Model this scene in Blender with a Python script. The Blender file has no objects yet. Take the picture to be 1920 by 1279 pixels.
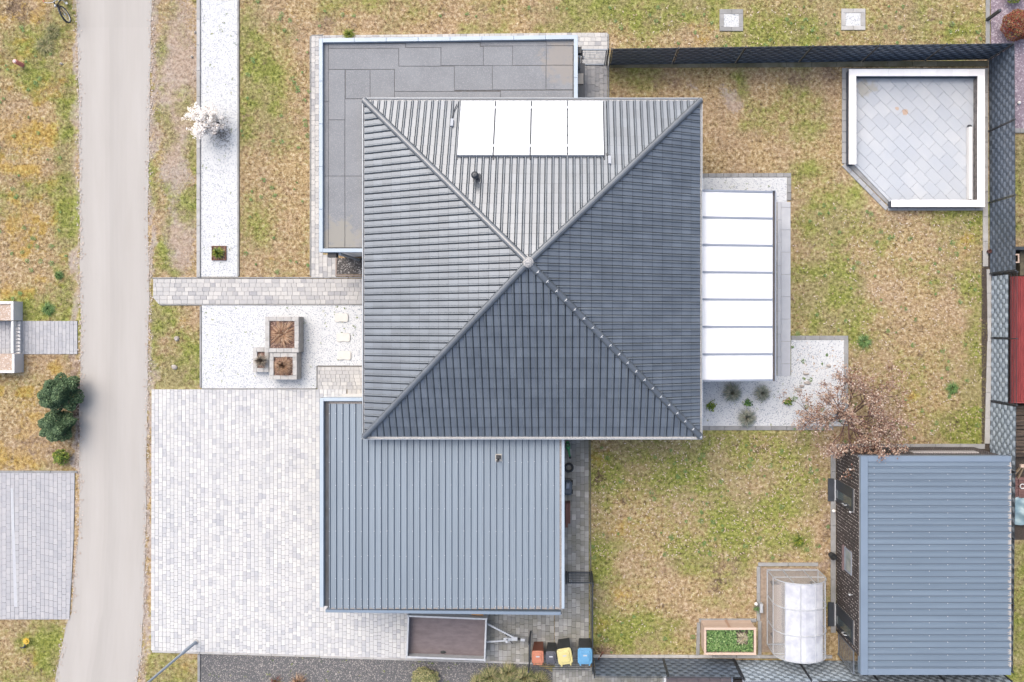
import bpy, bmesh, math, random
import numpy as np
from mathutils import Vector, Matrix
R = math.radians
random.seed(7)
rng = np.random.default_rng(7)
scene = bpy.context.scene
COL = scene.collection

# ------------------------------------------------------------------ camera, sky, sun, exposure
H = 31.8                     # height of the drone above the ground (m)
FPX = 1510.5                 # focal length in photograph pixels
NX, NY = 1067.0, 610.0       # the point straight below the drone, in photograph pixels
cam_d = bpy.data.cameras.new('camera')
cam = bpy.data.objects.new('camera', cam_d); COL.objects.link(cam)
cam.location = (0, 0, H); cam.rotation_euler = (0, 0, 0)
cam_d.sensor_width = 36.0; cam_d.lens = 36.0 * FPX / 1920.0
cam_d.shift_x = (960 - NX) / 1920.0; cam_d.shift_y = -(639.5 - NY) / 1920.0
cam_d.clip_start = 0.1; cam_d.clip_end = 6000
scene.camera = cam
SUN_AZ, SUN_EL = -36.0, 56.0      # azimuth from +Y (up in the picture) towards +X
world = bpy.data.worlds.new('World'); scene.world = world; world.use_nodes = True
wn = world.node_tree
bg = wn.nodes['Background']
sky = wn.nodes.new('ShaderNodeTexSky'); sky.sky_type = 'NISHITA'; sky.sun_disc = False
sky.sun_elevation = R(SUN_EL); sky.sun_rotation = R(SUN_AZ)
sky.air_density = 1.0; sky.dust_density = 5.5; sky.ozone_density = 1.0
wn.links.new(sky.outputs[0], bg.inputs[0]); bg.inputs[1].default_value = 0.15
sun_d = bpy.data.lights.new('sun', 'SUN'); sun_d.energy = 1.3; sun_d.angle = R(80); sun_d.color = (1.0, 0.998, 0.95)
sun = bpy.data.objects.new('sun', sun_d); COL.objects.link(sun)
sd = Vector((math.sin(R(SUN_AZ)) * math.cos(R(SUN_EL)), math.cos(R(SUN_AZ)) * math.cos(R(SUN_EL)), math.sin(R(SUN_EL))))
sun.rotation_euler = sd.to_track_quat('Z', 'Y').to_euler(); sun.location = sd * 60
vs = scene.view_settings
vs.view_transform = 'Standard'; vs.look = 'None'; vs.gamma = 1.0; vs.use_curve_mapping = False
vs.exposure = 1.22
GAIN = 2.4                   # shown brightness of a level, open surface divided by its albedo
scene.cycles.max_bounces = 6; scene.cycles.diffuse_bounces = 3; scene.cycles.glossy_bounces = 3
scene.cycles.transmission_bounces = 4; scene.cycles.transparent_max_bounces = 8
scene.cycles.use_denoising = True

# ------------------------------------------------------------------ helpers
def P(px, py, z=0.0):
    k = (H - z) / FPX
    return Vector(((px - NX) * k, -(py - NY) * k, z))
def lin1(c):
    c = c / 255.0
    return c / 12.92 if c <= 0.04045 else ((c + 0.055) / 1.055) ** 2.4
def A(r, g, b, k=1.0):       # albedo of a level surface that shows as r, g, b in the photograph
    return tuple(min(0.86, lin1(c) / GAIN * k) for c in (r, g, b)) + (1.0,)
W = {}                       # world origin of every linked object
def link(o, parent=None, org=(0, 0, 0)):
    COL.objects.link(o); org = Vector(org)
    if parent is not None:
        o.parent = parent; o.location = org - W[parent.name]
    else:
        o.location = org
    W[o.name] = org
    return o
def tag(o, label=None, cat=None, group=None, kind=None):
    if label: o['label'] = label
    if cat: o['category'] = cat
    if group: o['group'] = group
    if kind: o['kind'] = kind
    return o
def thing(name, label, cat, loc, group=None, kind=None):
    o = bpy.data.objects.new(name, None); o.empty_display_size = 0.2
    link(o, None, loc)
    return tag(o, label, cat, group, kind)
class MB:
    def __init__(s, xf=None):
        s.v, s.f, s.t, s.m, s.xf = [], [], [], [], xf
    def add(s, vs_, fs, tone=0.5, mi=0):
        b = len(s.v)
        if s.xf is not None: vs_ = [s.xf @ Vector(p) for p in vs_]
        s.v += [tuple(p) for p in vs_]
        for f in fs:
            s.f.append(tuple(b + i for i in f)); s.t.append(tone); s.m.append(mi)
        return s
    def box(s, x0, y0, z0, x1, y1, z1, tone=0.5, ch=0.0, mi=0, bottom=True):
        if x0 > x1: x0, x1 = x1, x0
        if y0 > y1: y0, y1 = y1, y0
        c = ch
        if c:
            v = [(x0,y0,z0),(x1,y0,z0),(x1,y1,z0),(x0,y1,z0),(x0,y0,z1-c),(x1,y0,z1-c),(x1,y1,z1-c),(x0,y1,z1-c),
                 (x0+c,y0+c,z1),(x1-c,y0+c,z1),(x1-c,y1-c,z1),(x0+c,y1-c,z1)]
            f = [(0,1,5,4),(1,2,6,5),(2,3,7,6),(3,0,4,7),(4,5,9,8),(5,6,10,9),(6,7,11,10),(7,4,8,11),(8,9,10,11)]
        else:
            v = [(x0,y0,z0),(x1,y0,z0),(x1,y1,z0),(x0,y1,z0),(x0,y0,z1),(x1,y0,z1),(x1,y1,z1),(x0,y1,z1)]
            f = [(0,1,5,4),(1,2,6,5),(2,3,7,6),(3,0,4,7),(4,5,6,7)]
        if bottom: f = f + [(3,2,1,0)]
        return s.add(v, f, tone, mi)
    def bar(s, a, b, w, h, tone=0.5, up=(0, 0, 1), mi=0):
        a, b = Vector(a), Vector(b); d = (b - a).normalized(); u = Vector(up)
        if abs(d.dot(u)) > 0.98: u = Vector((0, 1, 0))
        x = d.cross(u).normalized(); y = x.cross(d).normalized()
        v = []
        for p in (a, b):
            for sx, sy in ((-1,-1),(1,-1),(1,1),(-1,1)): v.append(p + x * sx * w / 2 + y * sy * h / 2)
        return s.add(v, [(0,1,5,4),(1,2,6,5),(2,3,7,6),(3,0,4,7),(4,5,6,7),(3,2,1,0)], tone, mi)
    def tube(s, pts, r, n=8, tone=0.5, caps=True, mi=0):
        pts = [Vector(p) for p in pts]; rs = r if isinstance(r, (list, tuple)) else [r] * len(pts)
        v, f = [], []; x = None
        for i, p in enumerate(pts):
            d = (pts[min(i+1, len(pts)-1)] - pts[max(i-1, 0)]).normalized()
            if x is None:
                u = Vector((0, 0, 1)) if abs(d.z) < 0.9 else Vector((1, 0, 0)); x = d.cross(u).normalized()
            else: x = (x - d * x.dot(d)).normalized()
            y = d.cross(x)
            for k in range(n):
                a = 2 * math.pi * k / n; v.append(p + (x * math.cos(a) + y * math.sin(a)) * rs[i])
        for i in range(len(pts) - 1):
            for k in range(n):
                k2 = (k + 1) % n; f.append((i*n+k, i*n+k2, (i+1)*n+k2, (i+1)*n+k))
        if caps: f += [tuple(range(n))[::-1], tuple((len(pts)-1)*n + k for k in range(n))]
        return s.add(v, f, tone, mi)
    def lathe(s, prof, cx, cy, n=16, tone=0.5, mi=0):
        v, f = [], []
        for r, z in prof:
            for k in range(n):
                a = 2 * math.pi * k / n; v.append((cx + r * math.cos(a), cy + r * math.sin(a), z))
        for i in range(len(prof) - 1):
            for k in range(n):
                k2 = (k + 1) % n; f.append((i*n+k, i*n+k2, (i+1)*n+k2, (i+1)*n+k))
        if prof[-1][0] > 1e-4: f.append(tuple((len(prof)-1)*n + k for k in range(n)))
        return s.add(v, f, tone, mi)
    def torus(s, c, Rr, r, axis=(0, 0, 1), n=24, m=8, tone=0.5, mi=0):
        q = Vector((0, 0, 1)).rotation_difference(Vector(axis)); v, f = [], []; c = Vector(c)
        for i in range(n):
            a = 2*math.pi*i/n
            for j in range(m):
                b = 2*math.pi*j/m
                v.append(c + q @ Vector(((Rr + r*math.cos(b))*math.cos(a), (Rr + r*math.cos(b))*math.sin(a), r*math.sin(b))))
        for i in range(n):
            for j in range(m):
                f.append((i*m+j, ((i+1)%n)*m+j, ((i+1)%n)*m+(j+1)%m, i*m+(j+1)%m))
        return s.add(v, f, tone, mi)
    def prism(s, poly, z0, z1, ch=0.0, tone=0.5, mi=0):      # poly counter-clockwise
        n = len(poly)
        ar = sum(poly[i][0]*poly[(i+1)%n][1] - poly[(i+1)%n][0]*poly[i][1] for i in range(n))
        if ar < 0: poly = poly[::-1]
        v = [(p[0], p[1], z0) for p in poly]; f = []
        if ch:
            cx = sum(p[0] for p in poly)/n; cy = sum(p[1] for p in poly)/n
            v += [(p[0], p[1], z1-ch) for p in poly]
            for p in poly:
                d = max(1e-6, math.hypot(p[0]-cx, p[1]-cy)); k = max(0, 1 - ch*1.3/d)
                v.append((cx+(p[0]-cx)*k, cy+(p[1]-cy)*k, z1))
            for i in range(n):
                j = (i+1) % n; f += [(i,j,n+j,n+i),(n+i,n+j,2*n+j,2*n+i)]
            f.append(tuple(2*n+i for i in range(n)))
        else:
            v += [(p[0], p[1], z1) for p in poly]
            f += [(i,(i+1)%n,n+(i+1)%n,n+i) for i in range(n)] + [tuple(n+i for i in range(n))]
        return s.add(v, f, tone, mi)
    def mesh(s, name, mat=None, smooth=False, org=(0, 0, 0), mats=None):
        me = bpy.data.meshes.new(name); o = Vector(org)
        me.from_pydata([(p[0]-o.x, p[1]-o.y, p[2]-o.z) for p in s.v], [], s.f)
        at = me.attributes.new('tone', 'FLOAT', 'FACE'); at.data.foreach_set('value', np.array(s.t, dtype=np.float32))
        for m in (mats or [mat]): me.materials.append(m)
        if mats: me.polygons.foreach_set('material_index', np.array(s.m, dtype=np.int32))
        if smooth: me.polygons.foreach_set('use_smooth', np.ones(len(s.f), dtype=bool))
        me.update(); return me
    def build(s, name, mat, parent=None, smooth=False, org=None, mats=None):
        if org is None:
            a = np.array(s.v); lo, hi = a.min(0), a.max(0); org = ((lo[0]+hi[0])/2, (lo[1]+hi[1])/2, lo[2])
        return link(bpy.data.objects.new(name, s.mesh(name, mat, smooth, org, mats)), parent, org)
def inst(name, me, org, parent=None):
    return link(bpy.data.objects.new(name, me), parent, org)
def xform(org, rz=0.0): return Matrix.Translation(Vector(org)) @ Matrix.Rotation(rz, 4, 'Z')
def clip(poly, nx, ny, c):     # keep nx*x + ny*y <= c
    out = []
    for i in range(len(poly)):
        a, b = poly[i], poly[(i+1) % len(poly)]
        da, db = nx*a[0]+ny*a[1]-c, nx*b[0]+ny*b[1]-c
        if da <= 0: out.append(a)
        if da*db < 0:
            t = da/(da-db); out.append(tuple(a[k]+(b[k]-a[k])*t for k in range(len(a))))
    return out
def halfplanes(poly):          # convex polygon -> list of (nx, ny, c)
    n = len(poly); ar = sum(poly[i][0]*poly[(i+1)%n][1]-poly[(i+1)%n][0]*poly[i][1] for i in range(n))
    if ar < 0: poly = poly[::-1]
    hp = []
    for i in range(n):
        a, b = poly[i], poly[(i+1) % n]; dx, dy = b[0]-a[0], b[1]-a[1]; l = math.hypot(dx, dy)
        hp.append((dy/l, -dx/l, (dy*a[0]-dx*a[1])/l))
    return hp

# ------------------------------------------------------------------ materials
def mat(name, c, c2=None, scale=4.0, rough=0.7, metal=0.0, tones=None, tvar=0.0, bump=0.0, bscale=60.0, detail=4.0,
        spec=0.5, stretch=None, noise_lo=0.35, noise_hi=0.65, trans=0.0, alpha=1.0, coat=0.0, speck=None, soil=None, ior=None):
    m = bpy.data.materials.new(name); m.use_nodes = True; nt = m.node_tree; N = nt.nodes; L = nt.links
    b = N['Principled BSDF']
    b.inputs['Roughness'].default_value = rough; b.inputs['Metallic'].default_value = metal
    b.inputs['Specular IOR Level'].default_value = spec
    if ior: b.inputs['IOR'].default_value = ior
    if trans: b.inputs['Transmission Weight'].default_value = trans
    if coat: b.inputs['Coat Weight'].default_value = coat; b.inputs['Coat Roughness'].default_value = 0.1
    b.inputs['Alpha'].default_value = alpha
    geo = N.new('ShaderNodeNewGeometry'); pos = geo.outputs['Position']
    if stretch:
        mp = N.new('ShaderNodeMapping'); mp.inputs['Scale'].default_value = stretch; L.new(pos, mp.inputs[0]); pos = mp.outputs[0]
    def noise(sc, det=detail):
        n = N.new('ShaderNodeTexNoise'); n.inputs['Scale'].default_value = sc; n.inputs['Detail'].default_value = det
        n.inputs['Roughness'].default_value = 0.6
        L.new(pos, n.inputs['Vector']); return n.outputs['Fac']
    def rng_(fac, lo, hi, a=0.0, b_=1.0):
        r = N.new('ShaderNodeMapRange'); r.inputs[1].default_value = lo; r.inputs[2].default_value = hi
        r.inputs[3].default_value = a; r.inputs[4].default_value = b_; L.new(fac, r.inputs[0]); return r.outputs[0]
    def mix(fac, a, b_, typ='MIX'):
        x = N.new('ShaderNodeMix'); x.data_type = 'RGBA'; x.blend_type = typ
        for sock, val in ((x.inputs[0], fac), (x.inputs[6], a), (x.inputs[7], b_)):
            if hasattr(val, 'is_linked'): L.new(val, sock)
            else: sock.default_value = val
        return x.outputs[2]
    col = None
    if tones or tvar:
        at = N.new('ShaderNodeAttribute'); at.attribute_name = 'tone'; tone = at.outputs['Fac']
    if tones:
        rp = N.new('ShaderNodeValToRGB'); el = rp.color_ramp.elements
        for i, tc in enumerate(tones):
            p = i / (len(tones) - 1)
            e = el[0] if i == 0 else (el[-1] if i == len(tones) - 1 else el.new(p)); e.position = p; e.color = tc
        L.new(tone, rp.inputs[0]); col = rp.outputs[0]
    base = col if col is not None else c
    if c2 is not None:
        base = mix(rng_(noise(scale), noise_lo, noise_hi), base, c2) if col is None else \
               mix(rng_(noise(scale), noise_lo, noise_hi, 0, 0.55), base, c2)
    if tvar:
        k = rng_(tone, 0, 1, 1 - tvar, 1 + tvar)
        cmb = N.new('ShaderNodeCombineColor')
        for i in range(3): L.new(k, cmb.inputs[i])
        base = mix(1.0, base, cmb.outputs[0], 'MULTIPLY')
    if speck:                  # (scale, colour, amount): small spots of another colour
        vr = N.new('ShaderNodeTexVoronoi'); vr.inputs['Scale'].default_value = speck[0]; L.new(pos, vr.inputs['Vector'])
        sep = N.new('ShaderNodeSeparateColor'); L.new(vr.outputs['Color'], sep.inputs[0])
        base = mix(rng_(sep.outputs[0], 1 - speck[2], 1 - speck[2] * 0.6), base, speck[1])
    if soil:                   # list of (centre, radius, colour): weathered stains with a place of their own
        for cpos, rad, scol, sc in soil:
            vm = N.new('ShaderNodeVectorMath'); vm.operation = 'DISTANCE'; L.new(geo.outputs['Position'], vm.inputs[0])
            vm.inputs[1].default_value = cpos
            ad = N.new('ShaderNodeMath'); ad.operation = 'ADD'
            L.new(rng_(vm.outputs['Value'], rad * 0.4, rad * 1.25, 1, -0.2), ad.inputs[0])
            L.new(rng_(noise(sc, 6), 0.3, 0.7, -0.55, 0.45), ad.inputs[1])
            base = mix(rng_(ad.outputs[0], 0.35, 0.75), base, scol)
    if hasattr(base, 'is_linked'): L.new(base, b.inputs['Base Color'])
    else: b.inputs['Base Color'].default_value = base
    if bump:
        bp = N.new('ShaderNodeBump'); bp.inputs['Strength'].default_value = bump; bp.inputs['Distance'].default_value = 0.02
        L.new(noise(bscale, 3), bp.inputs['Height']); L.new(bp.outputs[0], b.inputs['Normal'])
    return m
M = {}
M['road'] = mat('road_surface', A(206, 202, 197), A(195, 190, 184), 1.6, 0.9, tvar=.05, stretch=(1, .1, 1), bump=.15, bscale=90, detail=7, noise_lo=.25, noise_hi=.75)
M['slot'] = mat('painted_rib_shade', A(104, 119, 138), None, rough=.9)  # shade beside the roof ribs, painted as a darker strip
M['joint'] = mat('paving_joint', A(206, 205, 204), A(184, 180, 174), 3, .95)
M['joint_dark'] = mat('paving_joint_dark', A(95, 92, 84), A(110, 112, 85), 2, .95)
M['stone'] = mat('paving_stone_light', None, A(228, 227, 225), 2.2, .85, tones=[A(199, 201, 207), A(218, 219, 222), A(230, 230, 230), A(242, 241, 239)], bump=.15, bscale=120)
M['stone_path'] = mat('paving_stone_path', None, A(208, 206, 203), 2.2, .85, tones=[A(180, 180, 184), A(205, 204, 204), A(216, 214, 212), A(232, 229, 225)], bump=.25, bscale=120)
M['stone_old'] = mat('paving_stone_weathered', None, A(150, 146, 124), 1.6, .9, tones=[A(164, 163, 160), A(182, 181, 178), A(198, 197, 194), A(216, 214, 210)], bump=.2, bscale=120)
M['stone_grey'] = mat('paving_stone_grey', None, A(206, 205, 208), 2.0, .85, tones=[A(188, 189, 195), A(195, 196, 201), A(201, 201, 205), A(207, 207, 210)], bump=.2, bscale=120)
M['grit'] = mat('road_grit', None, rough=.95, tones=[A(190, 172, 158), A(212, 198, 186), A(228, 216, 206)])
M['kerb'] = mat('kerb_concrete', A(208, 207, 206), A(190, 188, 184), 3, .9, tvar=.12, bump=.25)
M['kerb_old'] = mat('kerb_concrete_mossy', A(150, 146, 128), A(120, 116, 88), 2.2, .95, tvar=.15, bump=.3)
M['kerb_grey'] = mat('kerb_concrete_grey', A(178, 178, 178), A(158, 158, 156), 3, .9, tvar=.1, bump=.3)
M['gravel_w'] = mat('white_gravel', A(249, 250, 250, 1.04), A(238, 241, 244, 1.02), 30, .9, bump=.9, bscale=75, speck=(40, A(176, 184, 194), .2), detail=2)
M['gravel_d'] = mat('grey_gravel', A(128, 128, 130), A(92, 91, 92), 40, .95, bump=1.0, bscale=50, speck=(38, A(192, 184, 178), .2), detail=3)
M['gravel_k'] = mat('dark_pebbles', A(105, 100, 98), A(72, 68, 66), 45, .9, bump=1.0, bscale=50, speck=(36, A(205, 200, 196), .22), detail=3)
M['gravel_p'] = mat('purple_slate_chips', A(172, 156, 168), A(142, 124, 138), 14, .85, bump=1.0, bscale=30, speck=(22, A(205, 192, 202), .25), detail=4)
M['gravel_b'] = mat('beige_pebbles', A(226, 205, 188), A(200, 172, 150), 35, .9, bump=.8, bscale=40, speck=(28, A(245, 232, 222), .25), detail=3)
M['slab'] = mat('terrace_slab', None, A(196, 200, 206), 1.6, .8, tones=[A(212, 215, 220), A(221, 223, 228), A(231, 232, 235)], bump=.15)
M['patio'] = mat('patio_slab', None, A(200, 208, 219), .9, .55, tones=[A(204, 209, 216), A(210, 215, 221), A(216, 220, 225), A(222, 225, 229)], bump=.12,
    soil=[(tuple(P(1697, 211, .06)), .16, A(214, 184, 160), 5), (tuple(P(1682, 204, .06)), .1, A(214, 190, 170), 5), (tuple(P(1625, 165, .06)), .5, A(196, 194, 186), 3)])
M['patio_edge'] = mat('patio_edge_stone', None, A(178, 180, 182), 2, .85, tones=[A(176, 178, 182), A(200, 201, 203)], bump=.2)
M['white'] = mat('white_render', A(252, 250, 247, 1.25), A(246, 243, 239, 1.25), 1.5, .85, bump=.1)
M['cream'] = mat('cream_coping', A(253, 250, 247, 1.8), A(251, 246, 242, 1.75), 2.0, .8, tvar=.05, bump=.1)
M['whitewall'] = mat('white_wall_paint', A(248, 247, 246, 1.1), A(238, 236, 234, 1.1), 1.2, .8)
M['stonewall'] = mat('rough_wall_stone', A(176, 168, 162), A(120, 116, 116), 7, .9, bump=.8, bscale=20)
M['darkwall'] = mat('dark_wall_face', A(98, 106, 122), A(80, 88, 102), 4, .85, bump=.3)
M['tile'] = mat('anthracite_roof_tile', A(119, 128, 138, .95), A(104, 113, 123, .95), 1.3, .31, tvar=.16, bump=.03, bscale=30, spec=.92, ior=1.6)
M['tile_under'] = mat('roof_underlay', A(50, 53, 58, .6), None, rough=.9)
M['cap'] = mat('roof_hip_cap', A(112, 121, 132, .8), A(96, 105, 116, .8), 1.5, .4, tvar=.12, spec=.75, ior=1.55)
M['gutter'] = mat('zinc_gutter', A(196, 203, 211), A(180, 188, 198), 2, .4, metal=.2)
M['gutter_in_shade'] = mat('gutter_inside_shade', A(96, 100, 106), A(78, 78, 78), 3, .7)  # dark tone puts the shade inside the gutter into its colour
M['blue'] = mat('blue_grey_sheet_metal', A(155, 170, 184, .98), A(143, 158, 172, .98), 1.2, .5, tvar=.06, detail=6, noise_lo=.3, noise_hi=.7, stretch=(2.5, .22, 1))
M['blue_s'] = mat('blue_sheet_metal', A(136, 155, 173, .98), A(125, 143, 161, .98), 1.2, .5, tvar=.06, detail=6, noise_lo=.3, noise_hi=.7, stretch=(.22, 2.5, 1))
M['blue2'] = mat('blue_grey_trim', A(140, 158, 178), A(133, 151, 171), 1.0, .45, spec=.5)
M['lightblue'] = mat('pale_blue_capping', A(196, 212, 226), A(186, 203, 219), 1.2, .45, spec=.5)
M['dirty'] = mat('dusty_edge_deposit', A(176, 166, 158), A(140, 134, 130), 18, .95)
M['felt'] = mat('bitumen_roofing_felt', A(157, 160, 164), A(147, 150, 154), 1.1, .92, tvar=.04, bump=.15, bscale=140, speck=(60, A(176, 176, 180), .2),
    soil=[(tuple(P(634, 448, 2.85)), 1.0, A(172, 169, 161), 4.2), (tuple(P(1060, 112, 2.85)), 1.15, A(170, 165, 160), 4.0), (tuple(P(700, 460, 2.85)), .9, A(172, 170, 168), 5.0)])
M['felt_dark'] = mat('bitumen_seam', A(124, 124, 126), A(104, 100, 98), 8, .95)
M['panel_sky_white'] = mat('collector_glass_sky_white', A(250, 251, 254, 1.3), A(244, 246, 251, 1.3), .8, .25, spec=.6)  # white base paints the bright sky's reflection into the collector glass
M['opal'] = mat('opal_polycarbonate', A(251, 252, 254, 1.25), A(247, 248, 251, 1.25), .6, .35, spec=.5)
M['anthra'] = mat('anthracite_metal', A(66, 72, 82), A(54, 60, 68), 3, .5)
M['beam'] = mat('canopy_beam_metal', A(164, 174, 190), A(154, 164, 181), 2, .5)
M['strip'] = mat('privacy_strip_anthracite', A(136, 150, 168), A(118, 133, 152), 2.5, .45, tvar=.1)
M['strip_l'] = mat('privacy_strip_grey', A(220, 236, 250), A(204, 221, 238), 2.5, .4, tvar=.1)
M['wire'] = mat('fence_wire', A(58, 66, 74), None, rough=.5)
M['wire_l'] = mat('fence_wire_galvanised', A(150, 160, 172), None, rough=.45, metal=.3)
M['silver'] = mat('galvanised_steel', A(232, 236, 240), A(212, 217, 222), 6, .4, metal=.15)
M['black'] = mat('black_plastic', A(42, 44, 48), A(32, 34, 38), 4, .5)
M['rubber'] = mat('black_rubber', A(56, 60, 62), A(44, 47, 49), 6, .8)
M['ply'] = mat('trailer_plywood', A(138, 126, 128), A(122, 110, 113), 3, .8, bump=.15, stretch=(1, 3, 1))
M['brick'] = mat('dark_brown_brick', None, A(62, 52, 52), 5, .85, tones=[A(46, 40, 42), A(66, 56, 56), A(86, 72, 70)], bump=.3)
M['mortar'] = mat('pale_mortar', A(232, 224, 216, 1.2), A(212, 204, 198, 1.2), 6, .95)
M['glass'] = mat('window_glass', A(70, 84, 92), A(98, 112, 112), 1.2, .12, spec=.8)
M['wood'] = mat('pale_planed_wood', A(240, 214, 194), A(228, 198, 176), 6, .75, tvar=.08, stretch=(1, 6, 6), bump=.15)
M['bark'] = mat('bark', A(96, 78, 70), A(68, 54, 50), 12, .9, bump=.5)
M['mulch'] = mat('bark_mulch', A(146, 112, 98), A(98, 72, 64), 22, .95, bump=1.0, bscale=30, speck=(26, A(190, 160, 144), .25))
M['soil_l'] = mat('dry_earth', A(190, 170, 150), A(160, 140, 122), 9, .95, bump=.6)
M['soil'] = mat('dark_soil', A(92, 80, 70), A(68, 58, 50), 18, .95, bump=.8)
M['concrete'] = mat('light_concrete', A(206, 204, 202), A(190, 188, 186), 4, .9, bump=.2)
M['poly'] = mat('greenhouse_polycarbonate', A(236, 239, 245, 1.35), A(214, 218, 229, 1.2), 2.5, rough=.22, spec=.6, alpha=.74)
M['poly_clear'] = mat('greenhouse_clear_sheet', A(238, 239, 240, 1.3), None, rough=.2, spec=.6, alpha=.3)
M['alu'] = mat('aluminium_profile', A(232, 236, 240), A(220, 224, 230), 4, .4, metal=.2)
M['rust'] = mat('rusty_steel', A(150, 92, 66), A(112, 66, 50), 14, .9)
M['red_metal'] = mat('red_painted_sheet', A(184, 78, 78), A(152, 58, 60), 2.2, .6, stretch=(3, .6, 1))
M['green_tool'] = mat('green_plastic', A(52, 176, 96), A(40, 158, 84), 5, .45)
def leaf(name, tones, rough=.65, c2=None, scale=3):
    return mat(name, None, c2, scale, rough, tones=tones, spec=.25)
M['leaf_dark'] = leaf('bush_leaves', [A(54, 80, 54), A(80, 108, 74), A(108, 136, 94), A(138, 162, 116)])
M['leaf_red'] = leaf('red_bush_leaves', [A(96, 64, 48), A(150, 60, 52), A(176, 92, 72), A(150, 140, 84), A(190, 172, 120)])
M['leaf_tan'] = leaf('dry_tree_leaves', [A(134, 84, 70), A(168, 128, 106), A(198, 164, 140), A(224, 198, 176), A(244, 226, 208)])
M['twig'] = mat('reddish_twigs', A(128, 88, 80), A(92, 70, 64), 5, .85)
M['blossom'] = leaf('white_blossom', [A(226, 204, 186, 1.2), A(250, 242, 234, 1.6), A(255, 253, 250, 1.9)])
M['grass_blue'] = leaf('blue_grey_grass', [A(126, 138, 124), A(166, 176, 160), A(196, 202, 186), A(226, 216, 196)])
M['grass_dry'] = leaf('dry_grass', [A(130, 92, 70), A(178, 134, 104), A(206, 168, 134), A(228, 200, 170)])
M['grass_pale'] = leaf('pale_green_grass', [A(110, 120, 74), A(152, 158, 104), A(186, 180, 126), A(206, 190, 150)])
M['leaf_lime'] = leaf('lime_leaves', [A(70, 96, 40), A(110, 140, 54), A(160, 176, 70), A(196, 188, 84)])
M['leaf_mid'] = leaf('mid_green_leaves', [A(64, 104, 52), A(100, 142, 74), A(138, 174, 100), A(176, 202, 136)])
M['weed'] = leaf('weed_leaves', [A(96, 132, 74), A(124, 158, 88), A(156, 184, 108)])
M['litter'] = leaf('fallen_leaves', [A(206, 174, 138), A(232, 208, 180), A(248, 234, 220)])
M['debris'] = leaf('dark_debris', [A(88, 72, 66), A(120, 100, 92), A(100, 110, 80)])
def plain(name, c, rough=.5, **k): return mat(name, c, rough=rough, **k)
M['bin_orange'] = mat('orange_bin_plastic', A(226, 146, 112), A(214, 134, 102), 6, .5)
M['bin_brown'] = mat('brown_bin_plastic', A(150, 88, 60), A(136, 76, 52), 6, .5)
M['bin_grey'] = mat('grey_bin_plastic', A(98, 100, 110), A(88, 90, 100), 6, .5)
M['bin_black'] = mat('dark_bin_plastic', A(66, 70, 72), A(54, 58, 60), 6, .5)
M['bin_yellow'] = mat('yellow_bin_plastic', A(244, 230, 160), A(238, 223, 145), 6, .5)
M['bin_blue'] = mat('blue_bin_plastic', A(116, 184, 228), A(104, 174, 222), 6, .5)
M['paint_w'] = mat('white_marking', A(216, 219, 225), A(208, 212, 218), 8, .8)
M['tarp'] = mat('pale_blue_tarpaulin', A(176, 204, 212), A(140, 172, 184), 2.5, .5)
M['logs'] = mat('old_split_logs', A(122, 104, 90), A(84, 70, 60), 6, .9, stretch=(.4, 4, 1), bump=.6)
M['red'] = mat('faded_red_plastic', A(238, 150, 142, 1.5), A(228, 136, 130, 1.4), 6, .5)
M['yellow'] = mat('yellow_petals', A(240, 205, 60), A(226, 184, 40), 6, .6)
# ------------------------------------------------------------------ the ground and the lawns
_T = rng.random((256, 256))
def vnoise(x, y, sc, oct_=4, seed=0):
    x = np.asarray(x, float) / sc + seed * 17.3; y = np.asarray(y, float) / sc + seed * 9.7; r = 0; amp = 1; tot = 0
    for o in range(oct_):
        xi = np.floor(x).astype(int); yi = np.floor(y).astype(int); fx = x - xi; fy = y - yi
        fx = fx*fx*(3-2*fx); fy = fy*fy*(3-2*fy)
        a = _T[xi % 256, yi % 256]; b = _T[(xi+1) % 256, yi % 256]; c = _T[xi % 256, (yi+1) % 256]; d = _T[(xi+1) % 256, (yi+1) % 256]
        r = r + amp * ((a*(1-fx)+b*fx)*(1-fy) + (c*(1-fx)+d*fx)*fy); tot += amp; amp *= .55; x = x*2.03+5.1; y = y*2.03+3.3
    return r / tot
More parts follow.
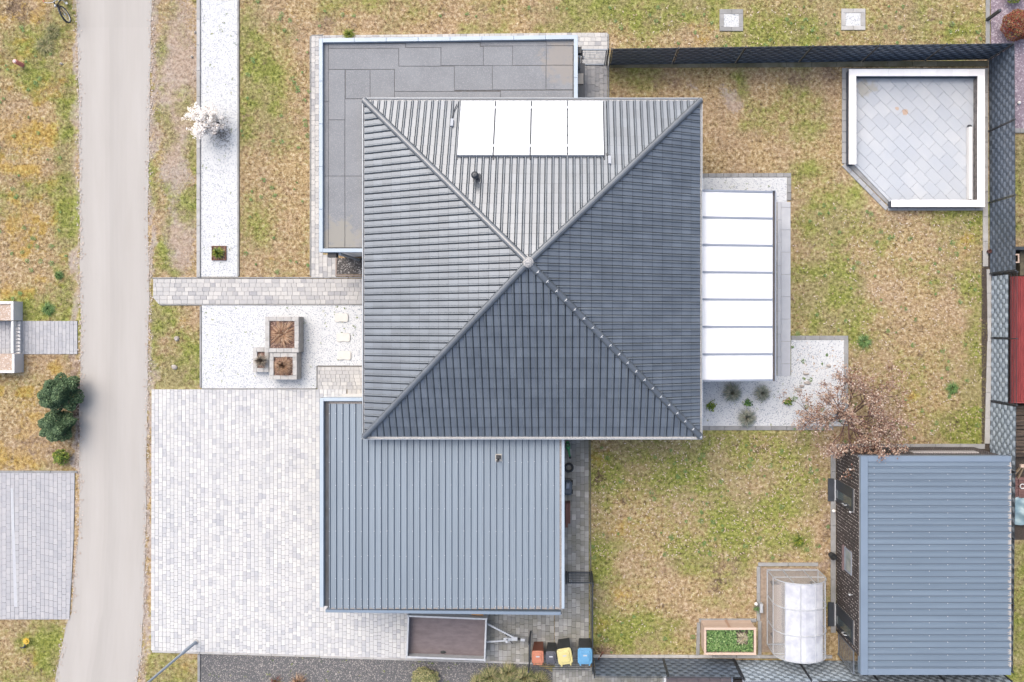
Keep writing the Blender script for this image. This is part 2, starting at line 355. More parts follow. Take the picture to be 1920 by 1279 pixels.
# what grows where, in photograph pixels on the ground: (x, y, radius x, radius y, amount)
GREEN = [(128,175,16,40,.8),(127,350,15,90,1.0),(110,515,9,8,1.0),(85,80,34,28,.5),(118,20,30,40,.4),(60,130,60,22,.3),(125,560,26,60,.4),(90,570,18,20,.6),(40,590,24,40,.4),
 (40,730,40,26,.2),(60,1195,70,34,.35),(95,1220,22,40,.7),(490,160,38,60,.9),(470,30,26,36,.6),(466,225,22,40,.8),(480,420,34,46,.6),(520,120,30,40,.4),(505,55,20,30,.4),
 (1105,20,60,30,.9),(1080,50,44,14,1.0),(1250,30,60,40,.6),(1170,30,50,30,.5),(1500,50,110,50,.45),(1700,50,140,50,.5),(1450,20,60,30,.4),(1400,80,60,20,.5),
 (1260,135,110,16,.25),(1395,150,14,26,.9),(1200,150,60,30,.2),(1545,420,40,48,.8),(1600,430,30,30,.4),(1515,370,22,50,.4),(1540,545,50,60,.7),(1560,600,60,40,.5),(1500,600,26,50,.4),
 (1802,408,44,34,.9),(1780,450,50,30,.4),(1835,470,14,50,.6),(1835,600,20,110,.9),(1828,740,26,80,.9),(1780,800,50,26,.6),(1790,700,40,60,.4),(1620,640,34,30,.6),(1640,700,40,50,.3),(1700,730,50,40,.3),
 (1230,850,110,38,.75),(1290,900,80,50,.85),(1180,900,50,60,.4),(1400,870,110,50,.6),(1480,900,80,60,.5),(1340,960,90,50,.5),(1130,1000,24,120,.5),(1200,1000,50,50,.3),(1120,1130,24,60,.5),(1190,1070,50,30,.3),(1190,1170,70,40,.5),(1260,1200,60,26,.4),(1330,1130,50,30,.25),(1250,960,40,40,.4),(1500,1015,18,16,.9),
 (310,15,18,24,.5),(300,90,7,60,.6),(320,60,14,18,.3),(345,60,12,20,.4),(310,245,16,30,.8),(352,200,16,26,.7),(360,270,12,40,.6),(308,160,10,12,.5),(345,170,10,16,.5),(335,178,8,8,.6),(290,340,10,40,.7),(355,390,20,30,1.0),(312,345,12,10,.6),(310,420,8,40,.6),(335,415,10,10,.8),(305,480,12,26,.8),(315,512,26,7,.9),(368,350,8,60,.6),(320,365,10,14,.5),
 (290,610,12,60,.9),(310,590,18,16,.7),(325,700,34,30,.95),(372,690,12,50,.5),(340,640,14,10,.4),
 (1915,300,30,60,.6),(1925,1150,40,120,.7),(300,1240,34,30,.3)]
OCHRE = [(50,250,50,50,.7),(85,160,44,30,.6),(30,420,44,60,.6),(60,330,60,40,.4),(80,470,40,30,.4),(15,545,26,26,.8),(110,690,14,22,.9),(60,760,40,40,.5),(30,860,40,30,.5),(80,850,30,24,.4),(60,30,30,30,.3),
 (610,25,26,18,.5),(640,25,26,12,.6),(560,40,18,20,.4),(545,25,14,20,.4),(1320,60,40,20,.5),(1310,80,18,12,.6),(1580,20,40,14,.5),(1780,60,60,20,.4),(1820,470,30,24,.8),(1812,460,18,16,.6),(1130,860,26,24,.6),(1210,865,22,20,.6),(1150,990,40,24,.7),(1205,990,14,12,.6),(1160,1110,26,24,.6),(1125,1170,14,18,.9),(1710,745,14,12,.7),(1450,1000,44,30,.3),
 (345,1245,20,26,.8),(320,1230,26,18,.5),(1350,1000,40,20,.4),(580,485,14,14,.5),(515,480,10,14,.5),(355,600,16,14,.5)]
DIRT = [(330,130,44,150,1.0),(330,260,34,140,.95),(335,440,36,90,.95),(340,60,30,80,.5),(1375,190,18,28,.9),(1300,165,20,8,.6),(286,100,5,400,.9),(142,560,6,700,1.0),(143,200,7,260,1.0),(282,450,6,600,.9),(280,700,8,80,1.0),(1540,1055,60,10,.6),(1385,1050,40,30,.35),(1650,560,60,70,.35),(278,1000,8,260,1.0),(130,1240,12,60,.9),(270,1250,10,60,.7),(1740,400,80,8,.3)]
DARK = [(1330,1060,200,80,.34),(1200,900,100,90,.3),(1420,900,140,60,.26),(1180,1150,80,60,.26),(1230,860,140,40,.3),(1450,900,90,70,.28),(1330,930,120,60,.22),(1260,150,140,20,.3),(1700,560,80,80,.22),(700,40,200,30,.25),(30,20,28,26,.9),(4,118,10,14,.8),(1500,145,26,18,.8),(1555,140,14,24,.9),(1460,150,18,14,.4),(1120,890,12,20,.95),(1365,200,12,10,.4),(70,680,26,20,.35),(60,840,26,16,.5),(105,860,30,18,.5),(143,740,7,130,.9),(1780,805,60,14,.5),(1730,450,60,40,.3),(1670,610,26,20,.25),(40,270,30,24,.35),(45,340,20,16,.3),(1130,1215,16,16,.8),(40,1250,40,26,.3),(1240,1000,40,30,.25),(1545,1000,14,160,.45),(620,50,30,12,.4),(560,50,26,16,.3)]
def cover(px, py):
    wx = px + (vnoise(px, py, 40, 3, 1) - .5) * 46; wy = py + (vnoise(px, py, 40, 3, 2) - .5) * 46
    out = []
    for lst in (GREEN, OCHRE, DIRT, DARK):
        s = np.zeros_like(px, dtype=float)
        for x, y, rx, ry, a in lst:
            s = np.maximum(s, a * np.exp(-(((wx-x)/rx)**2 + ((wy-y)/ry)**2) * (.55 if lst is GREEN else .8)))
        out.append(s)
    n = vnoise(px, py, 75, 5, 3); n2 = vnoise(px, py, 26, 4, 4); n3 = vnoise(px, py, 34, 4, 5)
    out[0] = np.clip(out[0] + .6 * np.clip((n - .45) * 3.5, 0, 1) * (out[2] < .4), 0, 1)
    out[0] = np.where((px < 450) & (px > 280) & (py < 560), out[0] * 1.0, out[0])
    left = np.clip((160 - px) / 40, 0, 1)
    out[1] = np.clip(out[1] + .8 * np.clip((n2 - .5) * 5, 0, 1) * (.25 + .75 * left), 0, 1)
    out[3] = np.clip(out[3] + .42 * np.clip((n3 - .55) * 5, 0, 1) + .3*(vnoise(px, py, 9, 3, 14) > .66), 0, 1)
    return np.stack(out, -1)
def lawn_material(name, blades):
    m = bpy.data.materials.new(name); m.use_nodes = True; nt = m.node_tree; N = nt.nodes; L = nt.links
    b = N['Principled BSDF']; b.inputs['Roughness'].default_value = .9; b.inputs['Specular IOR Level'].default_value = .15
    geo = N.new('ShaderNodeNewGeometry'); pos = geo.outputs['Position']
    at = N.new('ShaderNodeAttribute'); at.attribute_name = 'cover'
    sp = N.new('ShaderNodeSeparateColor'); L.new(at.outputs['Color'], sp.inputs[0])
    tn = N.new('ShaderNodeAttribute'); tn.attribute_name = 'tone'
    def noise(sc, det=5):
        n = N.new('ShaderNodeTexNoise'); n.inputs['Scale'].default_value = sc; n.inputs['Detail'].default_value = det
        n.inputs['Roughness'].default_value = .7; L.new(pos, n.inputs['Vector']); return n.outputs['Fac']
    def mth(op, a, c):
        x = N.new('ShaderNodeMath'); x.operation = op
        for i, v in enumerate((a, c)):
            if hasattr(v, 'is_linked'): L.new(v, x.inputs[i])
            else: x.inputs[i].default_value = v
        return x.outputs[0]
    def rg(f, lo, hi, a=0., c=1.):
        r = N.new('ShaderNodeMapRange'); r.interpolation_type = 'SMOOTHSTEP'
        r.inputs[1].default_value = lo; r.inputs[2].default_value = hi; r.inputs[3].default_value = a; r.inputs[4].default_value = c
        L.new(f, r.inputs[0]); return r.outputs[0]
    def ramp(f, cols):
        r = N.new('ShaderNodeValToRGB'); e = r.color_ramp.elements
        for i, c in enumerate(cols):
            p = .36 + .28 * i / (len(cols)-1); x = e[0] if i == 0 else (e[-1] if i == len(cols)-1 else e.new(p)); x.position = p; x.color = c
        L.new(f, r.inputs[0]); return r.outputs[0]
    def mix(f, a, c):
        x = N.new('ShaderNodeMix'); x.data_type = 'RGBA'; L.new(f, x.inputs[0]); L.new(a, x.inputs[6]); L.new(c, x.inputs[7]); return x.outputs[2]
    n_hi = noise(7.5, 8); n_mid = noise(4.2, 7); n_lo = noise(1.2, 4)
    v = mth('ADD', mth('MULTIPLY', n_hi, .82), mth('MULTIPLY', tn.outputs['Fac'], .18)) if blades else n_hi
    K = 1.18 if blades else .97
    pink = rg(noise(.55, 5), .42, .62)
    straw = ramp(v, [A(112, 90, 66, K), A(184, 157, 114, K), A(213, 188, 144, K), A(246, 230, 198, K)])
    green = ramp(v, [A(80, 96, 46, K), A(136, 148, 68, K), A(164, 174, 84, K), A(204, 206, 128, K)])
    ochre = ramp(v, [A(150, 116, 56, K), A(206, 172, 88, K), A(234, 206, 124, K)])
    dirt = ramp(v, [A(172, 156, 142, K), A(199, 184, 172, K), A(215, 202, 191, K)])
    dark = ramp(v, [A(76, 62, 54, K), A(120, 100, 84, K), A(164, 142, 120, K)])
    g = mth('ADD', sp.outputs[0], mth('MULTIPLY', mth('SUBTRACT', n_mid, .5), 1.35))
    g = mth('ADD', g, mth('MULTIPLY', mth('SUBTRACT', v, .5), .5))
    o = mth('ADD', sp.outputs[1], mth('MULTIPLY', mth('SUBTRACT', noise(7, 4), .5), 1.5))
    d = mth('ADD', sp.outputs[2], mth('MULTIPLY', mth('SUBTRACT', noise(9, 5), .5), 1.3))
    k = mth('ADD', at.outputs['Alpha'], mth('MULTIPLY', mth('SUBTRACT', noise(9, 6), .5), 2.4))
    col = straw
    col = mix(rg(o, .3, .75, 0, .85), col, ochre)
    d_f = rg(d, .38, .62, 0, .6 if blades else 1)
    k_f = rg(k, .45, .95, 0, .9)
    col = mix(d_f, col, dirt)
    col = mix(rg(g, .0, .85, 0, .92), col, green)
    col = mix(k_f, col, dark)
    col = mix(mth('MULTIPLY', pink, .5), col, ramp(v, [A(152, 124, 100, K), A(196, 168, 142, K), A(226, 202, 178, K)]))
    L.new(col, b.inputs['Base Color'])
    if not blades:
        bp = N.new('ShaderNodeBump'); bp.inputs['Strength'].default_value = .7; bp.inputs['Distance'].default_value = .03
        L.new(n_hi, bp.inputs['Height']); L.new(bp.outputs[0], b.inputs['Normal'])
    return m
M['lawn'] = lawn_material('lawn_ground', False); M['blade'] = lawn_material('lawn_blades', True)
M['land'] = mat('surrounding_land', A(168, 156, 108), A(136, 142, 84), .15, .95, bump=.4, bscale=8)
MB().add([(-1500,-1500,-.12),(1500,-1500,-.12),(1500,1500,-.12),(-1500,1500,-.12)], [(0,1,2,3)]).build('ground', M['land']).update_tag()
tag(bpy.data.objects['ground'], 'grassy land stretching away around the plots', kind='structure')
xs = np.arange(-420, 2345, 6.0); ys = np.arange(-420, 1705, 6.0)
gx, gy = np.meshgrid(xs, ys); fx, fy = gx.ravel(), gy.ravel()
kk = H / FPX
vv = np.stack([(fx-NX)*kk, -(fy-NY)*kk, (vnoise(fx, fy, 30, 3, 8) - .5) * .02], -1)
nx_, ny_ = len(xs), len(ys)
ii = (np.arange(ny_-1)[:, None] * nx_ + np.arange(nx_-1)[None, :]).ravel()
quads = np.stack([ii+nx_, ii+nx_+1, ii+1, ii], -1)
def np_mesh(name, verts, faces, mat_, attrs):
    me = bpy.data.meshes.new(name); nf, k = faces.shape
    me.vertices.add(len(verts)); me.vertices.foreach_set('co', verts.astype(np.float32).ravel())
    me.loops.add(nf*k); me.loops.foreach_set('vertex_index', faces.astype(np.int32).ravel())
    me.polygons.add(nf); me.polygons.foreach_set('loop_start', np.arange(0, nf*k, k, dtype=np.int32))
    for an, (typ, dom, data) in attrs.items():
        at = me.attributes.new(an, typ, dom); at.data.foreach_set('color' if typ == 'FLOAT_COLOR' else 'value', data.astype(np.float32).ravel())
    me.materials.append(mat_); me.update(calc_edges=True); return me
lawn = link(bpy.data.objects.new('lawn', np_mesh('lawn', vv, quads, M['lawn'], {'cover': ('FLOAT_COLOR', 'POINT', cover(fx, fy))})))
tag(lawn, 'patchy spring lawn of straw, moss and green grass', kind='structure')
# grass blades on the turf that can be seen
LAWNS = [(-60,-60,138,600),(-60,666,142,884),(-60,1162,112,1340),(286,-60,371,518),(284,576,375,722),(450,-60,581,518),(581,-60,1852,62),(1142,60,1852,93),
         (1142,128,1579,330),(1300,320,1484,328),(1484,320,1579,632),(1579,390,1842,832),(1592,600,1850,832),(1108,812,1560,1056),(1108,1050,1418,1160),(1112,1160,1308,1230),(1540,1050,1558,1222),
         (266,1232,371,1340),(1898,254,1990,465),(1890,1015,1990,1340),(1142,330,1320,380)]
BARE = [(1578,120,1850,392),(1310,326,1486,372),(1340,12,1400,62),(1570,12,1628,62),(1560,832,1900,1190),(-60,563,26,702),(1416,1056,1534,1066),(700,190,1300,815)]
def spots(n, rects, bare):
    ar = np.array([(a[2]-a[0])*(a[3]-a[1]) for a in rects], float); pick = rng.choice(len(rects), n, p=ar/ar.sum())
    rc = np.array(rects, float)[pick]; u = rng.random((n, 2))
    x = rc[:, 0] + u[:, 0]*(rc[:, 2]-rc[:, 0]); y = rc[:, 1] + u[:, 1]*(rc[:, 3]-rc[:, 1])
    ok = np.ones(n, bool)
    for a in bare: ok &= ~((x > a[0]) & (x < a[2]) & (y > a[1]) & (y < a[3]))
    ok &= ~((x-1578 < (y-305)*1.05) & (y > 300) & (x > 1578) & (y < 392) & (x < 1680) & False)
    return x[ok], y[ok]
bx, by = spots(430000, LAWNS, BARE)
cv = cover(bx, by)
keep = rng.random(len(bx)) < np.clip(1.05 - .85*cv[:, 2] + .6*cv[:, 0] - .45*cv[:, 3], .1, 1) * (.35 + .9*np.clip((vnoise(bx, by, 9, 2, 6)-.3)*2.4, 0, 1))
bx, by, cv = bx[keep], by[keep], cv[keep]; n = len(bx)
jx, jy = rng.normal(0, 1.0, n), rng.normal(0, 1.0, n)
ang = rng.random(n)*2*np.pi; ln = (.03 + .05*rng.random(n)) * (1 + .35*cv[:, 0]); tl = .25 + .7*rng.random(n)**1.5; wd = .006 + .007*rng.random(n)
base = np.stack([(bx+jx-NX)*kk, -(by+jy-NY)*kk, np.zeros(n)+.004], -1)
dx, dy = np.cos(ang), np.sin(ang)
side = np.stack([-dy*wd, dx*wd, np.zeros(n)], -1)
tip = base + np.stack([dx*ln*np.cos(tl), dy*ln*np.cos(tl), ln*np.sin(tl)], -1)
bv = np.stack([base-side, base+side, tip], 1).reshape(-1, 3); bf = np.arange(3*n).reshape(n, 3)
tone = np.clip(rng.normal(.5, .26, n), 0, 1)
grass = link(bpy.data.objects.new('grass', np_mesh('grass', bv, bf, M['blade'], {'cover': ('FLOAT_COLOR', 'POINT', np.repeat(cv, 3, 0)), 'tone': ('FLOAT', 'FACE', tone)})))
tag(grass, 'short dry and green grass blades on the lawns', 'grass', kind='stuff')
def leaves(name, m, pts, size, tones, up=.5, parent=None, org=None, aspect=.5, tri=False):
    """many small leaf quads round the given points, one object"""
    pts = np.asarray(pts, float); n = len(pts); size = np.asarray(size) * (.6 + .8*rng.random(n))
    a = rng.random(n)*2*np.pi; t = (rng.random(n)-.5)*2*(1-up)*1.4
    d = np.stack([np.cos(a)*np.cos(t), np.sin(a)*np.cos(t), np.sin(t)], -1)
    r = np.stack([-np.sin(a), np.cos(a), (rng.random(n)-.5)*(1-up)*2], -1); r /= np.linalg.norm(r, axis=1)[:, None]
    s = size[:, None]
    v = np.stack([pts-d*s*.5, pts+r*s*aspect*.5, pts+d*s*.5, pts-r*s*aspect*.5], 1).reshape(-1, 3)
    o = np.zeros(3) if org is None else np.array(org)
    me = np_mesh(name, v-o, np.arange(4*n).reshape(n, 4), m, {'tone': ('FLOAT', 'FACE', np.asarray(tones))})
    return link(bpy.data.objects.new(name, me), parent, tuple(o))
# rosettes of broad-leaved weeds in the turf
wx, wy = spots(320, [(450,-20,581,518),(560,10,1080,60),(1142,10,1852,92),(1484,340,1840,830),(1112,1150,1308,1228),(1110,830,1556,1050),(-20,30,130,590)], BARE)
wp = []
for x, y in zip(wx, wy):
    rad = random.uniform(.03, .11)
    for _ in range(int(10 + rad*200)):
        q = P(x, y, .02 + random.random()*.03); a = random.random()*6.28; rr = rad*math.sqrt(random.random()); wp.append((q.x+math.cos(a)*rr, q.y+math.sin(a)*rr, q.z+.02))
tag(leaves('weeds', M['weed'], wp, np.full(len(wp), .05), rng.random(len(wp)), .75), 'green weed rosettes dotted through the lawns', 'weeds', kind='stuff')
lx, ly = spots(4600, [(1110,815,1556,1050)]*3 + [(1110,1050,1416,1228),(1484,340,1840,830),(1592,400,1840,830),(1142,10,1852,92)], BARE)
lp = np.stack([(lx-NX)*kk, -(ly-NY)*kk, np.full(len(lx), .045)], -1)
tag(leaves('fallen_leaves', M['litter'], lp, np.full(len(lp), .085), rng.random(len(lp)), .85, aspect=.36), 'small pale fallen leaves scattered over the garden lawn', 'fallen leaves', kind='stuff')

# ------------------------------------------------------------------ sheets: road, gravel
def sheet(name, poly, m, z, label, kind='structure', cat=None):
    o = MB().add([tuple(P(x, y, 0))[:2] + (z,) for x, y in poly], [tuple(range(len(poly)))[::-1]]).build(name, m)
    return tag(o, label, cat, kind=kind)
def wiggle(pts, step=16, amp=1.1, seed=1):
    out = []; r = random.Random(seed)
    for (x0, y0), (x1, y1) in zip(pts[:-1], pts[1:]):
        n = max(1, int(math.hypot(x1-x0, y1-y0)/step))
        for i in range(n): out.append((x0+(x1-x0)*i/n + r.uniform(-amp, amp), y0+(y1-y0)*i/n))
    return out + [pts[-1]]
rl = wiggle([(143,-420),(144,0),(148,150),(149,330),(151,560),(152,600),(151,690),(149,800),(149,960),(147,1010),(140,1075),(134,1150),(124,1170),(116,1215),(103,1279),(60,1500),(30,1700)])
rr_ = wiggle([(286,-420),(285,0),(281,160),(279,300),(277,420),(280,560),(278,640),(276,760),(274,960),(272,1060),(269,1150),(265,1230),(256,1290),(240,1480),(215,1700)], seed=2)
poly = rl + rr_[::-1]
road = MB(); n = min(len(rl), len(rr_))
def at_y(pts, y):
    for (x0, y0), (x1, y1) in zip(pts[:-1], pts[1:]):
        if y0 <= y <= y1: return x0 + (x1-x0)*(y-y0)/max(1e-6, y1-y0)
    return pts[-1][0]
vr, fr = [], []
for i, y in enumerate(range(-420, 1700, 8)):
    a, b = at_y(rl, y), at_y(rr_, y)
    for j in range(17): vr.append(tuple(P(a+(b-a)*j/16, y, 0))[:2] + (.012 + .02*(1-abs(j-8)/8),))
    if i:
        for j in range(16):
            k_ = (i-1)*17+j; t_ = (j+.5)/16
            road.add([vr[k_+17], vr[k_+18], vr[k_+1], vr[k_]], [(0, 1, 2, 3)], .55 + .25*math.cos((t_-.28)*2*math.pi*2) - .5*math.exp(-((t_-.47)/.06)**2) - (.25 if y < 58 else 0) + .12*float(vnoise(j*9., y, 60, 3, 12)))
tag(road.build('road', M['road']), 'pale asphalt lane running past the plots', kind='structure')
gA = sheet('gravel_bed', [(377,-300),(447,-300),(447,519),(377,519)], M['gravel_w'], .03, 'long narrow bed of white gravel beside the lane verge', 'stuff', 'gravel')
gB = sheet('gravel_bed', [(379,572),(678,572),(750,572),(750,686),(593,686),(593,728),(379,728)], M['gravel_w'], .03, 'white gravel front garden around the stone planters', 'stuff', 'gravel')
gC = sheet('gravel_bed', [(1262,333),(1475,333),(1475,379),(1452,379),(1452,362),(1262,362)], M['gravel_w'], .03, 'thin white gravel strip along the upper edge of the canopy', 'stuff', 'gravel')
gD = sheet('gravel_bed', [(1262,702),(1483,704),(1483,637),(1582,637),(1582,799),(1262,799)], M['gravel_w'], .032, 'white gravel bed with grass tufts under the reddish tree', 'stuff', 'gravel')
gE = sheet('gravel_bed', [(377,1226),(1000,1244),(1042,1262),(1042,1420),(377,1420)], M['gravel_d'], .03, 'dark grey gravel bed below the driveway', 'stuff', 'gravel')
gF = sheet('gravel_bed', [(632,484),(750,484),(750,514),(632,514)], M['gravel_k'], .034, 'small bed of dark speckled pebbles beside the front path', 'stuff', 'gravel')
gG = sheet('gravel_bed', [(1857,-300),(2200,-300),(2200,241),(1857,241)], M['gravel_p'], .03, 'purple slate chips in the neighbouring garden', 'stuff', 'gravel')
sheet('yard', [(1840,470),(2300,470),(2300,1012),(1872,1012),(1840,900)], M['soil'], .02, 'dark bare soil yard behind the right fence')
sheet('kitchen_bed', [(1424,1064),(1532,1064),(1532,1222),(1424,1222)], M['soil_l'], .02, 'bare earth inside the greenhouse')

gp = []
for pts, s_ in ((rl, 1), (rr_, -1)):
    for _ in range(900):
        y = random.uniform(-40, 1320); q = P(at_y(pts, y) + s_*random.gauss(0, 3.2), y, .03); gp.append(tuple(q))
tag(leaves('roadside_grit', M['grit'], gp, np.full(len(gp), .07), rng.random(len(gp)), .9, aspect=.7), 'loose grit and soil along both edges of the lane', 'grit', kind='stuff')
# ------------------------------------------------------------------ paving laid stone by stone
def paving(name, label, rects, axis, w, lens, m, joint, z=.016, zt=.04, gap=.007, weights=(1, 2, 3, 2), clip_poly=None, singles=300, bed=True, jit=.0015, piece='paving_stone', parent=None):
    polys = [[tuple(P(x, y, 0))[:2] for x, y in r] for r in rects]
    if parent is None:
        b = MB()
        for i, pl in enumerate(polys): b.add([(x, y, z) for x, y in pl][::-1], [tuple(range(len(pl)))])
        a = np.array(b.v); parent = b.build(name, joint, org=((a[:, 0].min()+a[:, 0].max())/2, (a[:, 1].min()+a[:, 1].max())/2, z))
        if parent.data.polygons[0].normal.z < 0: parent.data.flip_normals()
        tag(parent, label, kind='structure')
    cache, whole, rest = {}, [], MB(); tn = [.05, .35, .65, .95]
    for pl in polys:
        hp = halfplanes(pl); xs_ = [p[0] for p in pl]; ys_ = [p[1] for p in pl]
        u0, u1, v0, v1 = (min(xs_), max(xs_), min(ys_), max(ys_)) if axis == 'v' else (min(ys_), max(ys_), min(xs_), max(xs_))
        nr = max(1, round((u1-u0)/w)); rw = (u1-u0)/nr
        for i in range(nr):
            v = v0 - random.random()*lens[0]
            while v < v1:
                l = random.choice(lens); t = random.choices(tn, weights)[0]
                uc, vc = u0+(i+.5)*rw, v+l/2; v += l
                hw, hl = rw/2-gap/2, l/2-gap/2
                cx, cy, sx, sy = (uc, vc, hw, hl) if axis == 'v' else (vc, uc, hl, hw)
                q = [(cx-sx, cy-sy), (cx+sx, cy-sy), (cx+sx, cy+sy), (cx-sx, cy+sy)]; inside = True
                for a_, b_, c_ in hp:
                    if any(a_*p[0]+b_*p[1] > c_+1e-6 for p in q): inside = False; q = clip(q, a_, b_, c_)
                    if len(q) < 3: break
                zz = zt + random.uniform(-jit, jit)
                if len(q) < 3: continue
                if inside: whole.append((cx, cy, zz, round(2*sx, 4), round(2*sy, 4), t))
                else: rest.prism(q, z, zz, .004, t)
    whole.sort(key=lambda s: -s[3]*s[4] + 1e-4*random.random())
    for i, (cx, cy, zz, sx, sy, t) in enumerate(whole):
        if i < singles:
            k = (sx, sy, t)
            if k not in cache: cache[k] = MB().box(-sx/2, -sy/2, z-zt, sx/2, sy/2, 0, t, .004, bottom=False).mesh(piece, m)
            inst(piece, cache[k], (cx, cy, zz), parent)
        else: rest.box(cx-sx/2, cy-sy/2, z, cx+sx/2, cy+sy/2, zz, t, .004, bottom=False)
    if rest.f: tag(rest.build(piece + '_field', m, parent), kind='stuff')
    return parent
LS = [.14, .19, .24]
paving('driveway', 'light grey block paved driveway in front of the garage', [[(285,730),(650,730),(650,1098),(650,1231),(284,1219)], [(650,1096),(760,1096),(910,1096),(910,1240),(650,1231)]],
       'v', .151, LS, M['stone'], M['joint'])
pth = paving('front_path', 'grey block paved path from the lane to the house', [[(288,523),(750,523),(750,570),(298,570),(288,558)]], 'h', .172, [.2, .25, .3], M['stone_path'], M['joint'])
paving('entrance_paving', 'small block paved area before the front door', [[(596,688),(750,688),(750,730),(596,730)], [(652,730),(750,730),(750,748),(652,748)]], 'h', .155, [.15, .2, .25], M['stone_path'], M['joint'])
paving('side_paving', 'narrow paved strip round the flat roofed annexe', [[(584,68),(606,68),(606,520),(584,520)], [(606,478),(631,478),(631,520),(606,520)]], 'v', .165, [.18, .24], M['stone_path'], M['joint'], weights=(1, 1, 3, 3))
paving('rear_paving', 'paved strip above the flat roofed annexe', [[(606,67),(1084,62),(1084,86),(606,86)], [(1084,62),(1139,62),(1139,119),(1084,119)]], 'h', .165, [.2, .25], M['stone_path'], M['joint'], weights=(1, 1, 3, 3))
paving('gate_paving', 'weathered paved passage below the mesh gate', [[(1070,119),(1139,119),(1139,254),(1070,254)]], 'v', .165, [.2, .25, .3], M['stone_path'], M['joint'], weights=(4, 3, 1, 0))
paving('yard_paving', 'dark weathered paving beside and below the garage', [[(1040,772),(1104,772),(1104,1250),(1040,1250)], [(911,1096),(1039,1096),(1039,1244),(911,1240)]],
       'v', .168, [.17, .25, .3], M['stone_old'], M['joint_dark'], weights=(3, 3, 2, 1))
paving('bin_paving', 'grey paving in the neighbouring yard below the bins', [[(1036,1251),(1250,1251),(1250,1420),(1036,1420)]], 'v', .13, [.2], M['stone_old'], M['joint_dark'], weights=(2, 3, 2, 1))
paving('parking_space', 'grey block paved parking space across the lane', [[(-300,886),(141,886),(139,1010),(131,1161),(-300,1161)]], 'v', .17, [.25], M['stone_grey'], M['joint'], weights=(2, 3, 2, 1))
paving('garden_path', 'grey paved path across the lane', [[(-300,602),(146,602),(146,664),(-300,664)]], 'v', .15, [.15, .25], M['stone_grey'], M['joint'], weights=(2, 3, 2, 1))
tag(MB().add([tuple(P(x, y, 0))[:2] + (.046,) for x, y in [(21,915),(26,915),(34,1137),(28,1137)]], [(3,2,1,0)]).build('bay_line', M['paint_w']), 'white painted bay line on the parking space', 'line')
def kerb(name, label, runs, w, h, length, m, parent=None, piece='kerb_stone', zb=-.02):
    """rows of kerb stones; runs are centre lines in photograph pixels on the ground"""
    if parent is None:
        p0 = P(*runs[0][0]); parent = thing(name, label, 'kerb', (p0.x, p0.y, 0), kind='structure')
    cache = {}
    for (x0, y0), (x1, y1) in runs:
        a, b = P(x0, y0), P(x1, y1); d = b-a; L_ = d.length; n_ = max(1, round(L_/length)); l = L_/n_; ang = math.atan2(d.y, d.x)
        for i in range(n_):
            t = random.choice([.2, .4, .6, .8]); key = (round(l, 3), round(ang, 4), t)
            if key not in cache:
                mb = MB(Matrix.Rotation(ang, 4, 'Z')); mb.box(-l/2+.004, -w/2, zb-h, l/2-.004, w/2, 0, t, .01, bottom=False); cache[key] = mb.mesh(piece, m)
            c = a + d*((i+.5)/n_); inst(piece, cache[key], (c.x, c.y, h + random.uniform(-.002, .002)), parent)
    return parent
kerb('kerb', 'light kerb along the lane side of the long gravel bed', [((373.5,-300),(373.5,520))], .14, .09, 1.0, M['kerb'])
kerb('kerb', 'narrow kerb on the house side of the long gravel bed', [((447.5,-300),(447.5,518))], .07, .06, 1.0, M['kerb_grey'])
kerb('kerb', 'narrow kerb on the lane side of the front gravel garden', [((377,574),(377,727))], .07, .06, 1.0, M['kerb_grey'])
kerb('kerb', 'thin edging between front gravel garden and driveway', [((379,729),(593,729)), ((594.5,686),(594.5,728)), ((596,686),(700,686))], .05, .055, 1.0, M['kerb_grey'])
kerb('kerb', 'thin edging along both sides of the front path', [((286,521.5),(700,520.5)), ((300,571.5),(700,571.5))], .05, .05, 1.0, M['kerb_grey'])
kerb('kerb', 'edging along the lower side of the driveway', [((286,1221),(600,1230)), ((601,1231),(1000,1243))], .07, .06, 1.0, M['kerb'])
kerb('kerb', 'short kerb beside the dark gravel bed near the lamp post', [((374,1226),(374,1420))], .1, .07, 1.0, M['kerb_grey'])
kerb('kerb', 'grey edging round the gravel strip above the canopy', [((1300,329.5),(1483,328.5)), ((1479,333),(1479,376))], .16, .05, .3, M['kerb_grey'])
kerb('kerb', 'grey edging round the gravel bed with grass tufts', [((1483,633.5),(1590,633.5)), ((1586,637),(1586,799)), ((1300,802.5),(1562,802.5))], .17, .05, .6, M['kerb_grey'])
kerb('kerb', 'grey kerb round the two visible sides of the brick shed', [((1562,834),(1562,1186)), ((1567,837),(1846,837))], .2, .05, 1.0, M['kerb_grey'])
kerb('kerb', 'mossy slabs along the foot of the upper fence', [((1143,122.5),(1852,119.5))], .22, .05, .98, M['kerb_old'])
kerb('kerb', 'pale slabs along the foot of the right fence', [((1847,128),(1847,500)), ((1854,505),(1856,640)), ((1855,640),(1850,832))], .2, .06, .98, M['kerb'])
kerb('kerb', 'pale kerb along the foot of the lower fence', [((1112,1230),(1560,1231))], .12, .06, .98, M['kerb'])
kerb('kerb', 'narrow edging between garage passage and lawn', [((1106,805),(1108,1232))], .06, .055, 1.0, M['kerb_old'])
kerb('kerb', 'grey edging of the annexe passage', [((1140.5,64),(1141,185)), ((584,67.5),(606,66.5)), ((582.5,68),(582.5,518))], .05, .05, 1.0, M['kerb_grey'])
kerb('kerb', 'concrete strip beside the upper right lawn', [((1851.5,-300),(1851.5,84))], .16, .05, .98, M['kerb_grey'])
kerb('kerb', 'concrete edge below the purple slate chips', [((1866,245.5),(2100,245.5))], .18, .06, 1.0, M['kerb_grey'])
